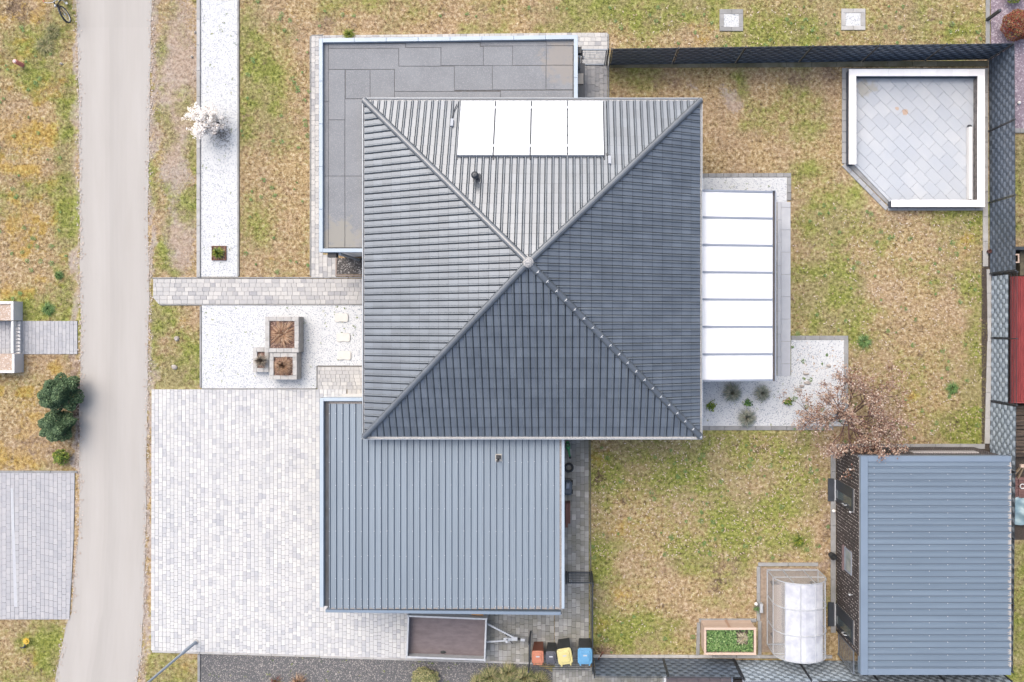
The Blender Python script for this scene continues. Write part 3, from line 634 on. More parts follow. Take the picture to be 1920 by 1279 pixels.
kerb('kerb', 'brown edging round the small dark pebble bed', [((631,484),(631,516)), ((629,516.5),(700,516.5))], .06, .06, .8, mat('brown_edging', A(176, 160, 150), None, rough=.9))
kerb('kerb', 'concrete edge round the greenhouse and the wooden raised bed', [((1421,1058),(1534,1058)), ((1422,1062),(1422,1164)), ((1310,1163),(1418,1163)), ((1310,1167),(1308,1228)), ((1424,1164),(1424,1228))], .14, .05, 1.0, M['kerb_grey'])
kerb('kerb', 'kerb along the parking space across the lane', [((-300,883.5),(146,884.5))], .08, .055, 1.0, M['kerb_grey'])
# ------------------------------------------------------------------ the house with its tiled hip roof
ZE = 3.1; PITCH = math.tan(R(25))
c0, c1 = P(679.5, 824, ZE), P(1317, 183.5, ZE)
HX, HY = (c0.x+c1.x)/2, (c0.y+c1.y)/2; HXH, HYH = (c1.x-c0.x)/2, (c1.y-c0.y)/2
HALF = (HXH+HYH)/2 - .1
ZA = ZE + HALF*PITCH
house = thing('house', 'large square house with a dark tiled hip roof and four solar panels painted white as reflected sky', 'house', (HX, HY, 0))
wl = MB().box(HX-HXH+.62, HY-HYH+.62, 0, HX+HXH-.62, HY+HYH-.62, ZE-.02).build('wall', M['white'], house)
def window(parent, px_, y0, z0, y1, z1, face, frame_m=None):
    """window on a wall plane; face is 'x+','x-','y+','y-'; y0..y1 runs along the wall"""
    s = 1 if face[1] == '+' else -1; ax = face[0]
    def bx(mb, a0, a1, b0, b1, d0, d1):
        if ax == 'x': mb.box(px_+s*d0, a0, b0, px_+s*d1, a1, b1)
        else: mb.box(a0, px_+s*d0, b0, a1, px_+s*d1, b1)
        return mb
    g = bx(MB(), y0+.05, y1-.05, z0+.05, z1-.05, -.02, .012).build('window', M['glass'], parent)
    f = MB(); t = .06
    for a in ((y0, y0+t, z0, z1), (y1-t, y1, z0, z1), (y0+t, y1-t, z0, z0+t), (y0+t, y1-t, z1-t, z1)): bx(f, *a, -.02, .04)
    f.build('frame', frame_m or M['white'], g); return g
xw, xe, ys_, yn = HX-HXH+.62, HX+HXH-.62, HY-HYH+.62, HY+HYH-.62
for y in (-3.2, 1.6, 3.4): window(wl, xe, HY+y, .1 if y < 3 else .9, HY+y+1.4, 2.2, 'x+')
window(wl, xw, HY+1.9, .9, HY+3.1, 2.2, 'x-'); window(wl, ys_, HX+3.4, .9, HX+4.7, 2.2, 'y-')
dr = MB().box(xw-.04, HY-1.9, .1, xw+.01, HY-.8, 2.2).build('door', M['anthra'], wl)
MB().tube([(xw-.09, HY-1.7, 1.0), (xw-.09, HY-1.7, 1.3)], .02).build('handle', M['silver'], dr)
so = MB().box(HX-HXH+.02, HY-HYH+.02, ZE-.16, HX+HXH-.02, HY+HYH-.02, ZE-.06).build('soffit', M['white'], house)
un = MB(); e = HALF + .02
un.add([(HX-e, HY-e, ZE-.05), (HX+e, HY-e, ZE-.05), (HX+e, HY+e, ZE-.05), (HX-e, HY+e, ZE-.05), (HX, HY, ZA-.04)], [(0,1,4),(1,2,4),(2,3,4),(3,0,4)])
roof = un.build('roof', M['tile_under'], house)
gm = MB(); t = .012
for k in range(4):
    m_ = Matrix.Translation((HX, HY, 0)) @ Matrix.Rotation(k*math.pi/2, 4, 'Z'); g_ = MB(m_); Lh = (HXH, HYH)[k % 2]; Dh = (HYH, HXH)[k % 2]
    g_.box(-Lh, -Dh, ZE-.10, Lh, -Dh+.03, ZE+.02); g_.box(-Lh+.03, -Dh+.115, ZE-.10, Lh-.03, -Dh+.125, ZE-.03)
    gm.v, gm.f, gm.t, gm.m = gm.v, gm.f, gm.t, gm.m
    b = len(gm.v); gm.v += g_.v; gm.f += [tuple(b+i for i in f) for f in g_.f]; gm.t += g_.t; gm.m += g_.m
gut = gm.build('gutter', M['gutter'], house)
gi = MB()
for k in range(4):
    m_ = Matrix.Translation((HX, HY, 0)) @ Matrix.Rotation(k*math.pi/2, 4, 'Z'); Lh = (HXH, HYH)[k % 2]; Dh = (HYH, HXH)[k % 2]
    g_ = MB(m_); g_.box(-Lh+.03, -Dh+.03, ZE-.1, Lh-.03, -Dh+.115, ZE-.085); b = len(gi.v); gi.v += g_.v; gi.f += [tuple(b+i for i in f) for f in g_.f]; gi.t += g_.t; gi.m += g_.m
gi.build('gutter_channel', M['gutter_in_shade'], gut)
NC = 50; TW = 2*HALF/NC; TR = .357; NR = int(HALF/TR)+1
prof = [(.007, -.01), (.010, .006), (.60*TW, .006), (.63*TW, .012), (.65*TW, .034), (.73*TW, .055), (.82*TW, .056), (.93*TW, .03), (.985*TW, -.01)]
def tile_pts(u0, w0):
    up, lo = [], []
    for pu, pz in prof:
        lo.append((u0+pu, w0, ZE + w0*PITCH + pz + .045)); up.append((u0+pu, w0+TR-.011, ZE + (w0+TR-.011)*PITCH + pz + .012))
    return lo, up
def tile_faces(u0, w0):
    lo, up = tile_pts(u0, w0); F = []
    for i in range(len(prof)-1): F.append([lo[i], lo[i+1], up[i+1], up[i]])
    for i in range(len(prof)-1): F.append([(lo[i][0], lo[i][1], lo[i][2]-.035), (lo[i+1][0], lo[i+1][1], lo[i+1][2]-.035), lo[i+1], lo[i]])
    F.append([up[-1], lo[-1], (lo[-1][0], lo[-1][1], lo[-1][2]-.035), (up[-1][0], up[-1][1], up[-1][2]-.01)])
    return F
tmesh, whole, field = {}, [], MB()
for k in range(4):
    rot = Matrix.Translation((HX, HY, 0)) @ Matrix.Rotation(k*math.pi/2, 4, 'Z')
    field.xf = rot
    for tn_ in range(4):
        mb = MB(Matrix.Rotation(k*math.pi/2, 4, 'Z'))
        for f in tile_faces(0, 0): mb.add([(p[0], p[1], p[2]-ZE) for p in f], [tuple(range(len(f)))], (.1, .4, .6, .9)[tn_])
        tmesh[k, tn_] = mb.mesh('roof_tile', M['tile'])
    for i in range(NR):
        w0 = i*TR
        for j in range(NC):
            u0 = -HALF + j*TW
            lim = HALF - w0; limt = HALF - w0 - TR
            if u0 > lim or u0+TW < -lim: continue
            tn_ = random.choices(range(4), (2, 4, 3, 1))[0]
            if u0 >= -limt and u0+TW <= limt: whole.append((w0, k, tn_, u0))
            else:
                for f in tile_faces(u0, w0):
                    g = [(p[0], p[1]-HALF, p[2]) for p in f]       # apex frame: w' = w - HALF, keep |u| <= -w'
                    g = clip(clip(g, 1, 1, 0), -1, 1, 0)
                    if len(g) > 2: field.add([(p[0], p[1], p[2]) for p in g], [tuple(range(len(g)))], (.1, .4, .6, .9)[tn_])
whole.sort(key=lambda s: -s[0] + .001*random.random())
for i, (w0, k, tn_, u0) in enumerate(whole):
    rot = Matrix.Translation((HX, HY, 0)) @ Matrix.Rotation(k*math.pi/2, 4, 'Z'); field.xf = rot
    if i < 300: inst('roof_tile', tmesh[k, tn_], rot @ Vector((u0, -HALF+w0, ZE + w0*PITCH)), roof)
    else:
        for f in tile_faces(u0, w0): field.add([(p[0], p[1]-HALF, p[2]) for p in f], [tuple(range(len(f)))], (.1, .4, .6, .9)[tn_])
tag(field.build('roof_tile_field', M['tile'], roof), kind='stuff')
NCAP = 20
clipm = MB()
for k in range(4):
    a = math.pi/4 + k*math.pi/2; d2 = Vector((math.cos(a), math.sin(a), 0)); Dg = HALF*math.sqrt(2)
    q = Vector((-d2.x, -d2.y, PITCH/math.sqrt(2))).normalized()          # up the hip
    sl = Dg*math.sqrt(1+PITCH**2/2)/NCAP; sidev = Vector((-d2.y, d2.x, 0)); upv = sidev.cross(q) * (1 if sidev.cross(q).z > 0 else -1)
    v, f = [], []; ns = 7
    for s_, (rad, lift) in enumerate(((.118, .012), (.104, -.004))):
        for t_ in range(ns+1):
            th = math.pi*t_/ns; v.append(q*(s_*(sl+.03)) + sidev*math.cos(th)*rad + upv*(math.sin(th)*rad*.85+lift))
    for t_ in range(ns): f.append((t_, t_+1, ns+2+t_, ns+1+t_))
    b = len(v); v += [p - upv*.02 for p in v[:ns+1]]
    for t_ in range(ns): f.append((t_+1, t_, b+t_, b+t_+1))
    meshes = [MB().add(v, f, tn_).mesh('hip_cap', M['cap']) for tn_ in (.2, .5, .8)]
    start = Vector((HX, HY, 0)) + d2*Dg + Vector((0, 0, ZE+.035)) 
    for i in range(NCAP):
        c = start + q*sl*i + upv*.02; inst('hip_cap', random.choice(meshes), c, roof)
        if k == 3: 
            e_ = c + upv*.125 + q*.04; clipm.bar(e_ - sidev*.05, e_ + sidev*.05, .022, .02); clipm.bar(e_, e_ - q*.06, .022, .02)
tag(clipm.build('hip_clip', M['silver'], roof), kind='stuff')
MB().lathe([(.2, ZA-.03), (.17, ZA+.12), (.1, ZA+.17), (0, ZA+.18)], HX, HY, 12).build('apex_cap', mat('lichened_apex_cap', A(222, 220, 218), A(150, 152, 156), 22, .85), roof)
def on_roof(px, py, lift=0.0, k=2):       # point on a roof face seen at the pixel (k=2: the upper face)
    z = ZE
    for _ in range(30):
        p = P(px, py, z); z = ZE + (HY+HALF-p.y)*PITCH + lift
    return P(px, py, z)
pa, pb = on_roof(855, 291, .16), on_roof(1134, 189, .16)
nU = Vector((0, math.sin(R(25)), math.cos(R(25)))); sv = Vector((0, math.cos(R(25)), -math.sin(R(25))))
plx = [P(x, 291, pa.z).x for x in (856, 924.5, 994, 1064, 1133.5)]
plen = (pb - pa).dot(sv)
for i in range(4):
    x0, x1 = plx[i]+.02, plx[i+1]-.02; o0 = Vector((0, pa.y, pa.z))
    def slab(mb, xa, xb, sa, sb, na, nb):
        v = [Vector((x, 0, 0)) + o0 + sv*s + nU*n for n in (na, nb) for x, s in ((xa, sa), (xb, sa), (xb, sb), (xa, sb))]
        return mb.add(v, [(0,1,5,4),(1,2,6,5),(2,3,7,6),(3,0,4,7),(7,6,5,4)[::-1],(3,2,1,0)[::-1]])
    g = slab(MB(), x0+.02, x1-.02, .02, plen-.02, -.05, .0).build('solar_panel', M['panel_sky_white'], roof)
    f_ = MB(); slab(f_, x0, x0+.02, 0, plen, -.09, .008); slab(f_, x1-.02, x1, 0, plen, -.09, .008); slab(f_, x0+.02, x1-.02, 0, .02, -.09, .008); slab(f_, x0+.02, x1-.02, plen-.02, plen, -.09, .008)
    if i < 3:
        for ss in (.35, plen-.35): slab(f_, x1, x1+.04, ss, ss+.1, -.02, .012)
    f_.build('panel_frame', M['alu'], roof)
rk = MB()
for i in range(5):
    x = plx[i]; a_ = o0 + Vector((x, 0, 0)) - nU*.1 - sv*.1; rk.bar(a_, a_ + sv*(plen+.15), .04, .04, up=nU)
for ss in (.3, plen-.3): rk.bar(o0 + Vector((plx[0], 0, 0)) + sv*ss - nU*.12, o0 + Vector((plx[4], 0, 0)) + sv*ss - nU*.12, .04, .04, up=nU)
rk.build('panel_rail', M['anthra'], roof)
for px, py, cab in ((847.5, 231, [(857, 195), (850, 210), (848, 222)]), (1143, 301, [(1136, 288), (1140, 290), (1143, 296)])):
    c = on_roof(px, py, .08); mb = MB(); mb.bar(c - sv*.16, c + sv*.16, .1, .12, up=nU); ob = mb.build('sensor_box', mat('grey_box', A(196, 202, 212), None), roof)
    MB().tube([on_roof(x, y, .1) for x, y in cab], .018, 6).build('cable', M['anthra'], roof)
vp = on_roof(894, 334); mb = MB(); mb.box(vp.x-.12, vp.y-.14, vp.z-.05, vp.x+.12, vp.y+.14, vp.z+.1)
mb.lathe([(.075, vp.z), (.075, vp.z+.42), (.125, vp.z+.42), (.125, vp.z+.58), (.07, vp.z+.64), (0, vp.z+.65)], vp.x, vp.y, 14)
mb.build('vent_pipe', M['anthra'], roof)

# ------------------------------------------------------------------ flat roofed annexe
ZB = 2.95
annex = thing('annexe', 'annexe with a flat grey felt roof and pale blue parapet', 'building', tuple(P(840, 140, 0)))
def rb(x0, y0, x1, y1, z): a, b = P(x0, y1, z), P(x1, y0, z); return a.x, a.y, b.x, b.y
mb = MB(); x0, y0, x1, y1 = rb(600, 74, 714, 470, ZB); X0, Y0, X1, Y1 = rb(714, 68, 1081, 222, ZB); aw = .03
mb.box(x0+aw, y0+aw, 0, x1, y1-aw, ZB-.22); mb.box(X0, Y0, 0, X1-aw, Y1-aw, ZB-.22)
aw_ = mb.build('wall', M['white'], annex)
cap = [((597.5,74),(597.5,473.5)), ((597,73),(716,70.8)), ((716,70.8),(1084,64.5)), ((1080.5,66),(1080.5,226)), ((600,469.5),(712,469.5))]
pr = MB()
for (xa, ya), (xb, yb) in cap:
    a, b = P(xa, ya, ZB), P(xb, yb, ZB); d = (b-a).normalized(); n_ = Vector((-d.y, d.x, 0))
for nm, (xa, ya, xb, yb) in (('w', (598,72,605,473)), ('n', (605,72,1083,0)), ('s', (605,466,716,473)), ('e', (1076,66,1083.5,226))):
    if nm == 'n':
        for i in range(8):
            xs0, xs1 = 605+(1083-605)*i/8, 605+(1083-605)*(i+1)/8; ym = lambda x: 72 - (x-598)/485*6.5
            q = [tuple(P(xs0, ym(xs0), ZB))[:2], tuple(P(xs1-.3, ym(xs1), ZB))[:2], tuple(P(xs1-.3, ym(xs1)+7.5, ZB))[:2], tuple(P(xs0, ym(xs0)+7.5, ZB))[:2]]
            MB().prism(q, ZB-.3, ZB, .008, random.random()).build('parapet_cap', M['lightblue'], annex)
    else:
        vert = (yb-ya) > (xb-xa); n_ = max(1, int(max(yb-ya, xb-xa)/80))
        for i in range(n_):
            if vert: q = rb(xa, ya+(yb-ya)*i/n_, xb, ya+(yb-ya)*(i+1)/n_-.3, ZB)
            else: q = rb(xa+(xb-xa)*i/n_, ya, xa+(xb-xa)*(i+1)/n_-.3, yb, ZB)
            MB().box(q[0], q[1], ZB-.3, q[2], q[3], ZB + random.uniform(0, .003), .5, .008).build('parapet_cap', M['lightblue'], annex)
ZF = ZB - .14
dk = MB(); q = rb(604, 78, 720, 468, ZF); dk.box(q[0], q[1], ZF-.06, q[2], q[3], ZF-.012); q = rb(720, 73, 1079, 225, ZF); dk.box(q[0], q[1], ZF-.06, q[2], q[3], ZF-.012)
deck = dk.build('flat_roof', M['felt_dark'], annex)
SH = [(616,91,747.5,130),(748.2,89.5,826.5,124),(827.2,88,906,123),(906.5,87,961,123),(961.5,86,1024,122.5),(1024.6,86,1074,122),(740,130.5,740.5,130.6),
      (648,130.8,693.6,185),(694.2,130.6,739.4,185),(740.2,124.6,851.6,171.4),(852.2,123.6,922.8,169),(923.4,123.4,1023.4,168.4),(1024.2,122.8,1074,168),
      (616,130.8,646.6,224.6),(616,225.4,646.4,330),(616,330.6,646.4,464),(647.2,186,720,330),(647.2,330.6,720,464),(694,185.6,739.4,230),(740.2,172.2,938.4,230),(939,169.8,1074,230),
      (607,80,615.4,190),(607,190.5,615.4,330),(607,330.5,615.4,466),(616,82,760,90.3),(761,80,900,88.8),(901,78,1024,86),(1024.6,76,1077,85.4)]
for i, (xa, ya, xb, yb) in enumerate(SH):
    if xb-xa < 2: continue
    q = rb(xa, ya, xb, yb, ZF); MB().box(q[0]+.002, q[1]+.002, ZF-.012, q[2]-.002, q[3]-.002, ZF + random.uniform(0, .006), random.random(), .004).build('roofing_sheet', M['felt'], deck)
def downpipe(px, py, z, parent, w=.28):
    a = P(px, py, z); MB().box(a.x-w/2-.12, a.y-.12, z-.35, a.x+w/2-.12, a.y+.06, z-.05, ch=.01).build('drain_hopper', M['black'], parent)
    MB().tube([(a.x+.02, a.y-.03, z-.1), (a.x+.02, a.y-.03, 0.02)], .05, 10).build('downpipe', M['silver'], parent)
a = P(624, 477.5, 2.75); hp_ = MB().box(a.x-.2, a.y-.09, 2.45, a.x+.12, a.y+.09, 2.72, ch=.01).build('drain_hopper', M['black'], annex)
MB().tube([(a.x+.24, a.y+.03, 2.7), (a.x+.24, a.y+.03, .03)], .05, 10).build('downpipe', mat('grey_downpipe', A(178, 188, 198), None), annex)
a = P(1086.5, 93, 2.75); MB().box(a.x-.06, a.y-.12, 2.45, a.x+.08, a.y+.12, 2.72, ch=.01).build('drain_hopper', M['black'], annex)
MB().tube([(a.x, a.y-.2, 2.6), (a.x, a.y-.2, .03)], .045, 10).build('downpipe', mat('blue_downpipe', A(160, 174, 186), None), annex)
a, b = P(1089, 150, .05), P(1094, 186, .05)
cb = thing('garden_cabinet', 'slim dark cabinet with a pale lid against the annexe wall', 'cabinet', (a.x, (a.y+b.y)/2, 0))
MB().box(a.x-.2, b.y-.4, .04, a.x+.14, a.y+.25, 1.3).build('body', M['anthra'], cb)
MB().box(a.x-.18, a.y-.55, 1.3, a.x+.08, a.y-.15, 1.36, ch=.01).build('lid', mat('cream_lid', A(216, 206, 192), None), cb)

# ------------------------------------------------------------------ garage with the ribbed metal roof
ZG = 2.65
gar = thing('garage', 'garage with a wide blue grey ribbed metal roof below the house', 'garage', tuple(P(830, 960, 0)))
x0, y0, x1, y1 = rb(609, 749, 1051, 1143, ZG)
yt = P(700, 790, ZG).y
gw = MB().box(x0+.05, y0+.3, 0, P(712, 0, ZG).x, y1-.02, ZG-.12).box(P(712, 0, ZG).x, y0+.3, 0, x1-.1, yt, ZG-.12).build('wall', M['white'], gar)
gd = MB().box(x0-.0, y0+1.6, .05, x0+.06, y0+6.6, 2.2).build('garage_door', M['anthra'], gw)
for i in range(1, 5): MB().box(x0-.012, y0+1.62, .05+i*.43-.015, x0, y0+6.58, .05+i*.43+.015).build('door_groove', M['black'], gd)
MB().box(x0+.1, y0+.05, ZG-.11, P(712, 0, ZG).x, y1-.05, ZG-.03).box(P(712, 0, ZG).x, y0+.05, ZG-.11, x1-.02, yt, ZG-.03).build('roof_deck', M['anthra'], gar)
nR = 36; XA, XB = P(617, 0, ZG).x, P(1049, 0, ZG).x; pw = (XB-XA)/nR
yb_ = P(0, 1142, ZG).y; rc = {}
scr = MB()
for i in range(nR):
    xa = XA + i*pw; top = P(0, 757, ZG).y if xa < P(706, 0, ZG).x else P(0, 800, ZG).y
    key = (round(top, 2), i % 4)
    if key not in rc:
        mb = MB(); y_a, y_b = 0, top - yb_
        pts = [(0, 0), (.010, .036), (.032, .036), (.034, -.008), (.066, -.008), (.068, 0), (.10, 0), (.105, .004), (.115, .004), (.12, 0), (.17, 0), (.175, .004), (.185, .004), (.19, 0), (pw, 0)]
        v = [(p[0], y_a, p[1]) for p in pts] + [(p[0], y_b, p[1]) for p in pts]; k_ = len(pts)
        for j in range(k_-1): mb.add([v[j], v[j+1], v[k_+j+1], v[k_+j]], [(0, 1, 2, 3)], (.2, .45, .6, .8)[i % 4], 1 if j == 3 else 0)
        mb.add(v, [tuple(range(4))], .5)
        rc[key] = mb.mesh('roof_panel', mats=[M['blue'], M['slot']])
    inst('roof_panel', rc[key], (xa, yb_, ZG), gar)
    for j, py in enumerate((775, 822, 866, 909, 953, 996, 1042, 1085, 1122, 1136)):
        if (i + j) % 2 and j < 8 and random.random() < .75: continue
        p = P(0, py, ZG).y
        if p < top: scr.lathe([(.016, ZG+.034), (.016, ZG+.043), (0, ZG+.045)], xa+.022, p + random.uniform(-.02, .02), 6)
tag(scr.build('screw_head', M['silver'], gar), kind='stuff')
dp = MB()
for i in range(nR):
    for j in range(5):
        xx = XA + i*pw + .075 + j*.033; l_ = random.uniform(.02, .09) * (1.6 if i > 24 else .8)
        dp.add([(xx, yb_, ZG+.007), (xx+.03, yb_, ZG+.007), (xx+.022, yb_+l_*.8, ZG+.007), (xx+.006, yb_+l_, ZG+.007)], [(0,1,2,3)], random.random())
tag(dp.build('edge_deposit', mat('sandy_edge_deposit', A(196, 184, 174), A(170, 162, 158), 20, .95), gar), kind='stuff')
q = rb(601, 746, 608, 1137, ZG); MB().box(q[0], q[1], ZG-.3, q[2], q[3], ZG+.1, ch=.01).build('fascia', M['lightblue'], gar)
q = rb(608, 750, 617, 1137, ZG); MB().box(q[0], q[1], ZG-.08, q[2], q[3], ZG-.035).build('gutter_channel', M['gutter_in_shade'], gar)
q = rb(608, 745.5, 716, 752, ZG); MB().box(q[0], q[1], ZG-.3, q[2], q[3], ZG+.098, ch=.01).build('fascia', M['lightblue'], gar)
q = rb(617, 752.5, 716, 757, ZG); MB().box(q[0], q[1], ZG-.05, q[2], q[3], ZG-.003).build('edge_deposit', M['dirty'], gar)
a = [tuple(P(611, 1142.5, ZG))[:2], tuple(P(1051.5, 1147, ZG))[:2], tuple(P(1051.5, 1152.5, ZG))[:2], tuple(P(611, 1147.5, ZG))[:2]]
MB().prism(a, ZG-.2, ZG+.05, .008).build('fascia', M['blue2'], gar)
a = [tuple(P(611, 1147.6, ZG))[:2], tuple(P(1053, 1152.6, ZG))[:2], tuple(P(1053, 1154, ZG))[:2], tuple(P(611, 1149, ZG))[:2]]
MB().prism(a, ZG-.28, ZG-.06, .004).build('gutter', M['gutter'], gar)
q = rb(1053, 815, 1058.5, 1141, ZG); MB().box(q[0], q[1], ZG-.1, q[2], q[3], ZG+.03, ch=.008).build('fascia', M['lightblue'], gar)
q = rb(1049, 815, 1053, 1141, ZG); MB().box(q[0], q[1], ZG-.05, q[2], q[3], ZG-.01).build('edge_deposit', M['dirty'], gar)
c = P(935, 858, ZG); fl = MB().box(c.x-.12, c.y-.13, ZG, c.x+.12, c.y+.13, ZG+.055, ch=.01).build('flue_flashing', mat('lead_flashing', A(226, 222, 214), A(190, 186, 180), 20), gar)
MB().box(c.x-.08, c.y-.03, ZG+.055, c.x+.08, c.y+.1, ZG+.16, ch=.02).lathe([(.04, ZG+.05), (.04, ZG+.3), (.05, ZG+.3), (.05, ZG+.36), (0, ZG+.36)], c.x-.01, c.y-.07, 10).build('flue', M['black'], fl)

# ------------------------------------------------------------------ terrace, its canopy
ter = paving('terrace', 'terrace of long grey slabs under the canopy', [[(1262,360),(1456,360),(1456,705),(1262,705)]], 'v', .6, [.9], M['slab'], M['joint'], piece='terrace_slab', weights=(2, 3, 2, 1))
paving('terrace', '', [[(1457,379),(1464,379),(1464,705),(1457,705)]], 'v', .15, [.9], M['slab'], M['joint'], parent=ter, piece='terrace_slab', weights=(1, 3, 3, 0))
paving('terrace', '', [[(1464,379),(1482,379),(1482,705),(1464,705)]], 'v', .38, [.88], M['slab'], M['joint'], parent=ter, piece='terrace_slab', weights=(1, 3, 3, 0))
ZC0, ZC1 = 2.75, 2.35
can = thing('terrace_canopy', 'white terrace canopy of seven opal panes on the right of the house', 'canopy', tuple(P(1385, 535, 0)))
xi, xo = P(1300, 0, ZC0).x, P(1448, 0, ZC1).x
ybs = [P(0, y, 2.4).y for y in (360, 409.5, 460.5, 511, 561.5, 612.5, 663.5, 712.5)]
def zc(x): return ZC0 + (ZC1-ZC0)*(x-xi)/(xo-xi)
for i in range(8):
    MB().bar((xi, ybs[i], ZC0+.02), (xo, ybs[i], ZC1+.02), .062, .1).build('beam', M['beam'], can)
    if i < 7:
        ya, yb2 = ybs[i]-.032, ybs[i+1]+.032; t = .016
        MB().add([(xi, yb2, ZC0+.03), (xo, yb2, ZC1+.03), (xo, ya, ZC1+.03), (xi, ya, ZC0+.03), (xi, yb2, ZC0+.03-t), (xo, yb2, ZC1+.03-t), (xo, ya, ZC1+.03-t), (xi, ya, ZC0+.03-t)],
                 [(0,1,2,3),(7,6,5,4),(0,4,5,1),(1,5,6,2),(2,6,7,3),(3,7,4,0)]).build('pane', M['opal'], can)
g = MB(); y_0, y_1 = ybs[-1]-.05, ybs[0]+.05
g.box(xo, y_0, ZC1-.14, xo+.02, y_1, ZC1-.0); g.box(xo+.1, y_0, ZC1-.14, xo+.125, y_1, ZC1+.02); g.box(xo+.02, y_0, ZC1-.14, xo+.1, y_1, ZC1-.12); g.box(xo, y_1, ZC1-.14, xo+.125, y_1+.02, ZC1)
cg = g.build('gutter', M['beam'], can)
MB().box(xo+.02, y_0, ZC1-.119, xo+.1, y_1, ZC1-.105).build('gutter_channel', mat('gutter_dirt', A(112, 108, 110), A(150, 140, 136), 12, .9), cg)
for y in (y_0+.15, (y_0+y_1)/2, y_1-.15): MB().box(xo+.0, y-.05, 0, xo+.1, y+.05, ZC1-.14).build('post', M['beam'], can)
MB().bar((xi-.0, (y_0+y_1)/2-3.7, ZC0-.09), (xi, (y_0+y_1)/2+3.7, ZC0-.09), .1, .15).build('wall_beam', M['beam'], can)

# ------------------------------------------------------------------ the brick shed
ZS = 2.62
shed = thing('shed', 'dark brick shed with a blue grey ribbed roof in the lower right corner', 'shed', tuple(P(1700, 1010, 0)))
wx0, wy1 = P(1568, 0, 0).x, P(0, 838, 0).y; wy0 = P(0, 1182, 0).y; wx1 = P(1824, 0, 0).x
sw = MB().box(wx0, wy0+.005, 0, wx1, wy1, ZS-.1).build('wall', M['mortar'], shed)
ops = [(P(0,898,0).y, P(0,938,0).y, .03, 1.95), (P(0,1172,0).y, P(0,1130,0).y, .03, 1.95), (P(0,1012,0).y, P(0,1054,0).y, .98, 1.75)]
ops = [(min(a,b), max(a,b), c_, d_) for a, b, c_, d_ in ops]
bk = MB(); ch_, bl = .0775, .25; nzr = int((ZS-.12)/ch_)
for r_ in range(nzr):
    z = .01 + r_*ch_; off = (r_ % 2)*bl/2
    y = wy0 - off
    while y < wy1:
        a_, b_ = max(y, wy0), min(y+bl-random.choice((.04, .012)), wy1); y += bl
        segs = [(a_, b_)]
        for o in ops:
            if o[2]-.02 < z+ch_ and z < o[3]+.02:
                ns_ = []
                for s0, s1 in segs:
                    if s1 <= o[0] or s0 >= o[1]: ns_.append((s0, s1))
                    else:
                        if s0 < o[0]: ns_.append((s0, o[0]))
                        if s1 > o[1]: ns_.append((o[1], s1))
                segs = ns_
        for s0, s1 in segs:
            if s1-s0 > .03: bk.box(wx0-.005, s0, z, wx0+.03, s1, z+ch_-.004, random.choice([.1, .35, .6, .9]), bottom=False)
    x = wx0 + .03 - off
    while x < wx1:
        a_, b_ = max(x, wx0+.031), min(x+bl-.034, wx1); x += bl
        if b_-a_ > .03:
            bk.box(a_, wy1-.03, z, b_, wy1+.005, z+ch_-.004, random.choice([.1, .35, .6, .9]), bottom=False)
tag(bk.build('brickwork', M['brick'], sw), kind='stuff')
for (ya, yb2, za, zb) in ops[:2]:
    d_ = MB().box(wx0-.03, ya+.05, za+.05, wx0+.025, yb2-.05, zb-.05).build('door', M['anthra'], shed)
    f_ = MB(); f_.box(wx0-.05, ya, za, wx0+.02, ya+.05, zb); f_.box(wx0-.05, yb2-.05, za, wx0+.02, yb2, zb); f_.box(wx0-.05, ya+.05, zb-.05, wx0+.02, yb2-.05, zb)
    f_.build('door_frame', M['anthra'], shed)
    MB().box(wx0-.04, ya+.14, za+.12, wx0-.026, ya+.45, zb-.15).build('pane', M['glass'], d_)
    MB().tube([(wx0-.03, ya+.1, 1.0), (wx0-.13, ya+.1, 1.02), (wx0-.13, ya+.1, 1.3), (wx0-.03, ya+.1, 1.32)], .016, 6).build('handle', M['alu'], d_)
    MB().box(wx0-.1, ya+.02, .055, wx0-.051, yb2-.02, .12).build('sill', M['alu'], shed)
    MB().box(wx0-.34, ya-.03, .0, wx0-.11, yb2+.03, .08, ch=.01).build('doorstep', M['anthra'], shed)
o = ops[2]; wn_ = MB().box(wx0-.008, o[0]+.05, o[2]+.05, wx0+.03, o[1]-.05, o[3]-.05).build('window', mat('pale_window_glass', A(196, 208, 206), A(150, 164, 168), 2, .15), shed)
f_ = MB(); t = .06
for a_ in ((o[0], o[0]+t, o[2], o[3]), (o[1]-t, o[1], o[2], o[3]), (o[0]+t, o[1]-t, o[2], o[2]+t), (o[0]+t, o[1]-t, o[3]-t, o[3])): f_.box(wx0-.02, a_[0], a_[2], wx0+.03, a_[1], a_[3])
f_.build('window_frame', M['beam'], wn_)
sl_ = MB()
yy = o[0]-.03
while yy < o[1]: sl_.box(wx0-.09, yy, o[2]-.09, wx0-.006, yy+.062, o[2]-.015, random.random()); yy += .075
sl_.build('window_sill', mat('rowlock_brick', A(150, 128, 130), A(120, 100, 102), 6, .85), shed)
for py, z in ((880, 1.9), (960, 1.9), (1116, 1.85)):
    y = P(0, 610+(py-610)/1.0636, 0).y; MB().tube([(wx0, y, z), (wx0-.12, y, z+.02)], .014, 6).lathe([(.03, z-.06), (.035, z+.04), (0, z+.06)], wx0-.12, y, 8).build('wall_lamp', M['alu'], shed)
sm = MB()
y = wy1 + .008
for i in range(26): sm.box(P(1704, 0, 1.2).x + i*.095, wy1+.006, 1.25, P(1704, 0, 1.2).x+i*.095+.07, wy1+.05, 1.62)
sm.build('shutter', mat('pale_shutter', A(206, 200, 198), None), shed)
rx0, ry0, rx1, ry1 = rb(1613, 855, 1896, 1265, ZS)
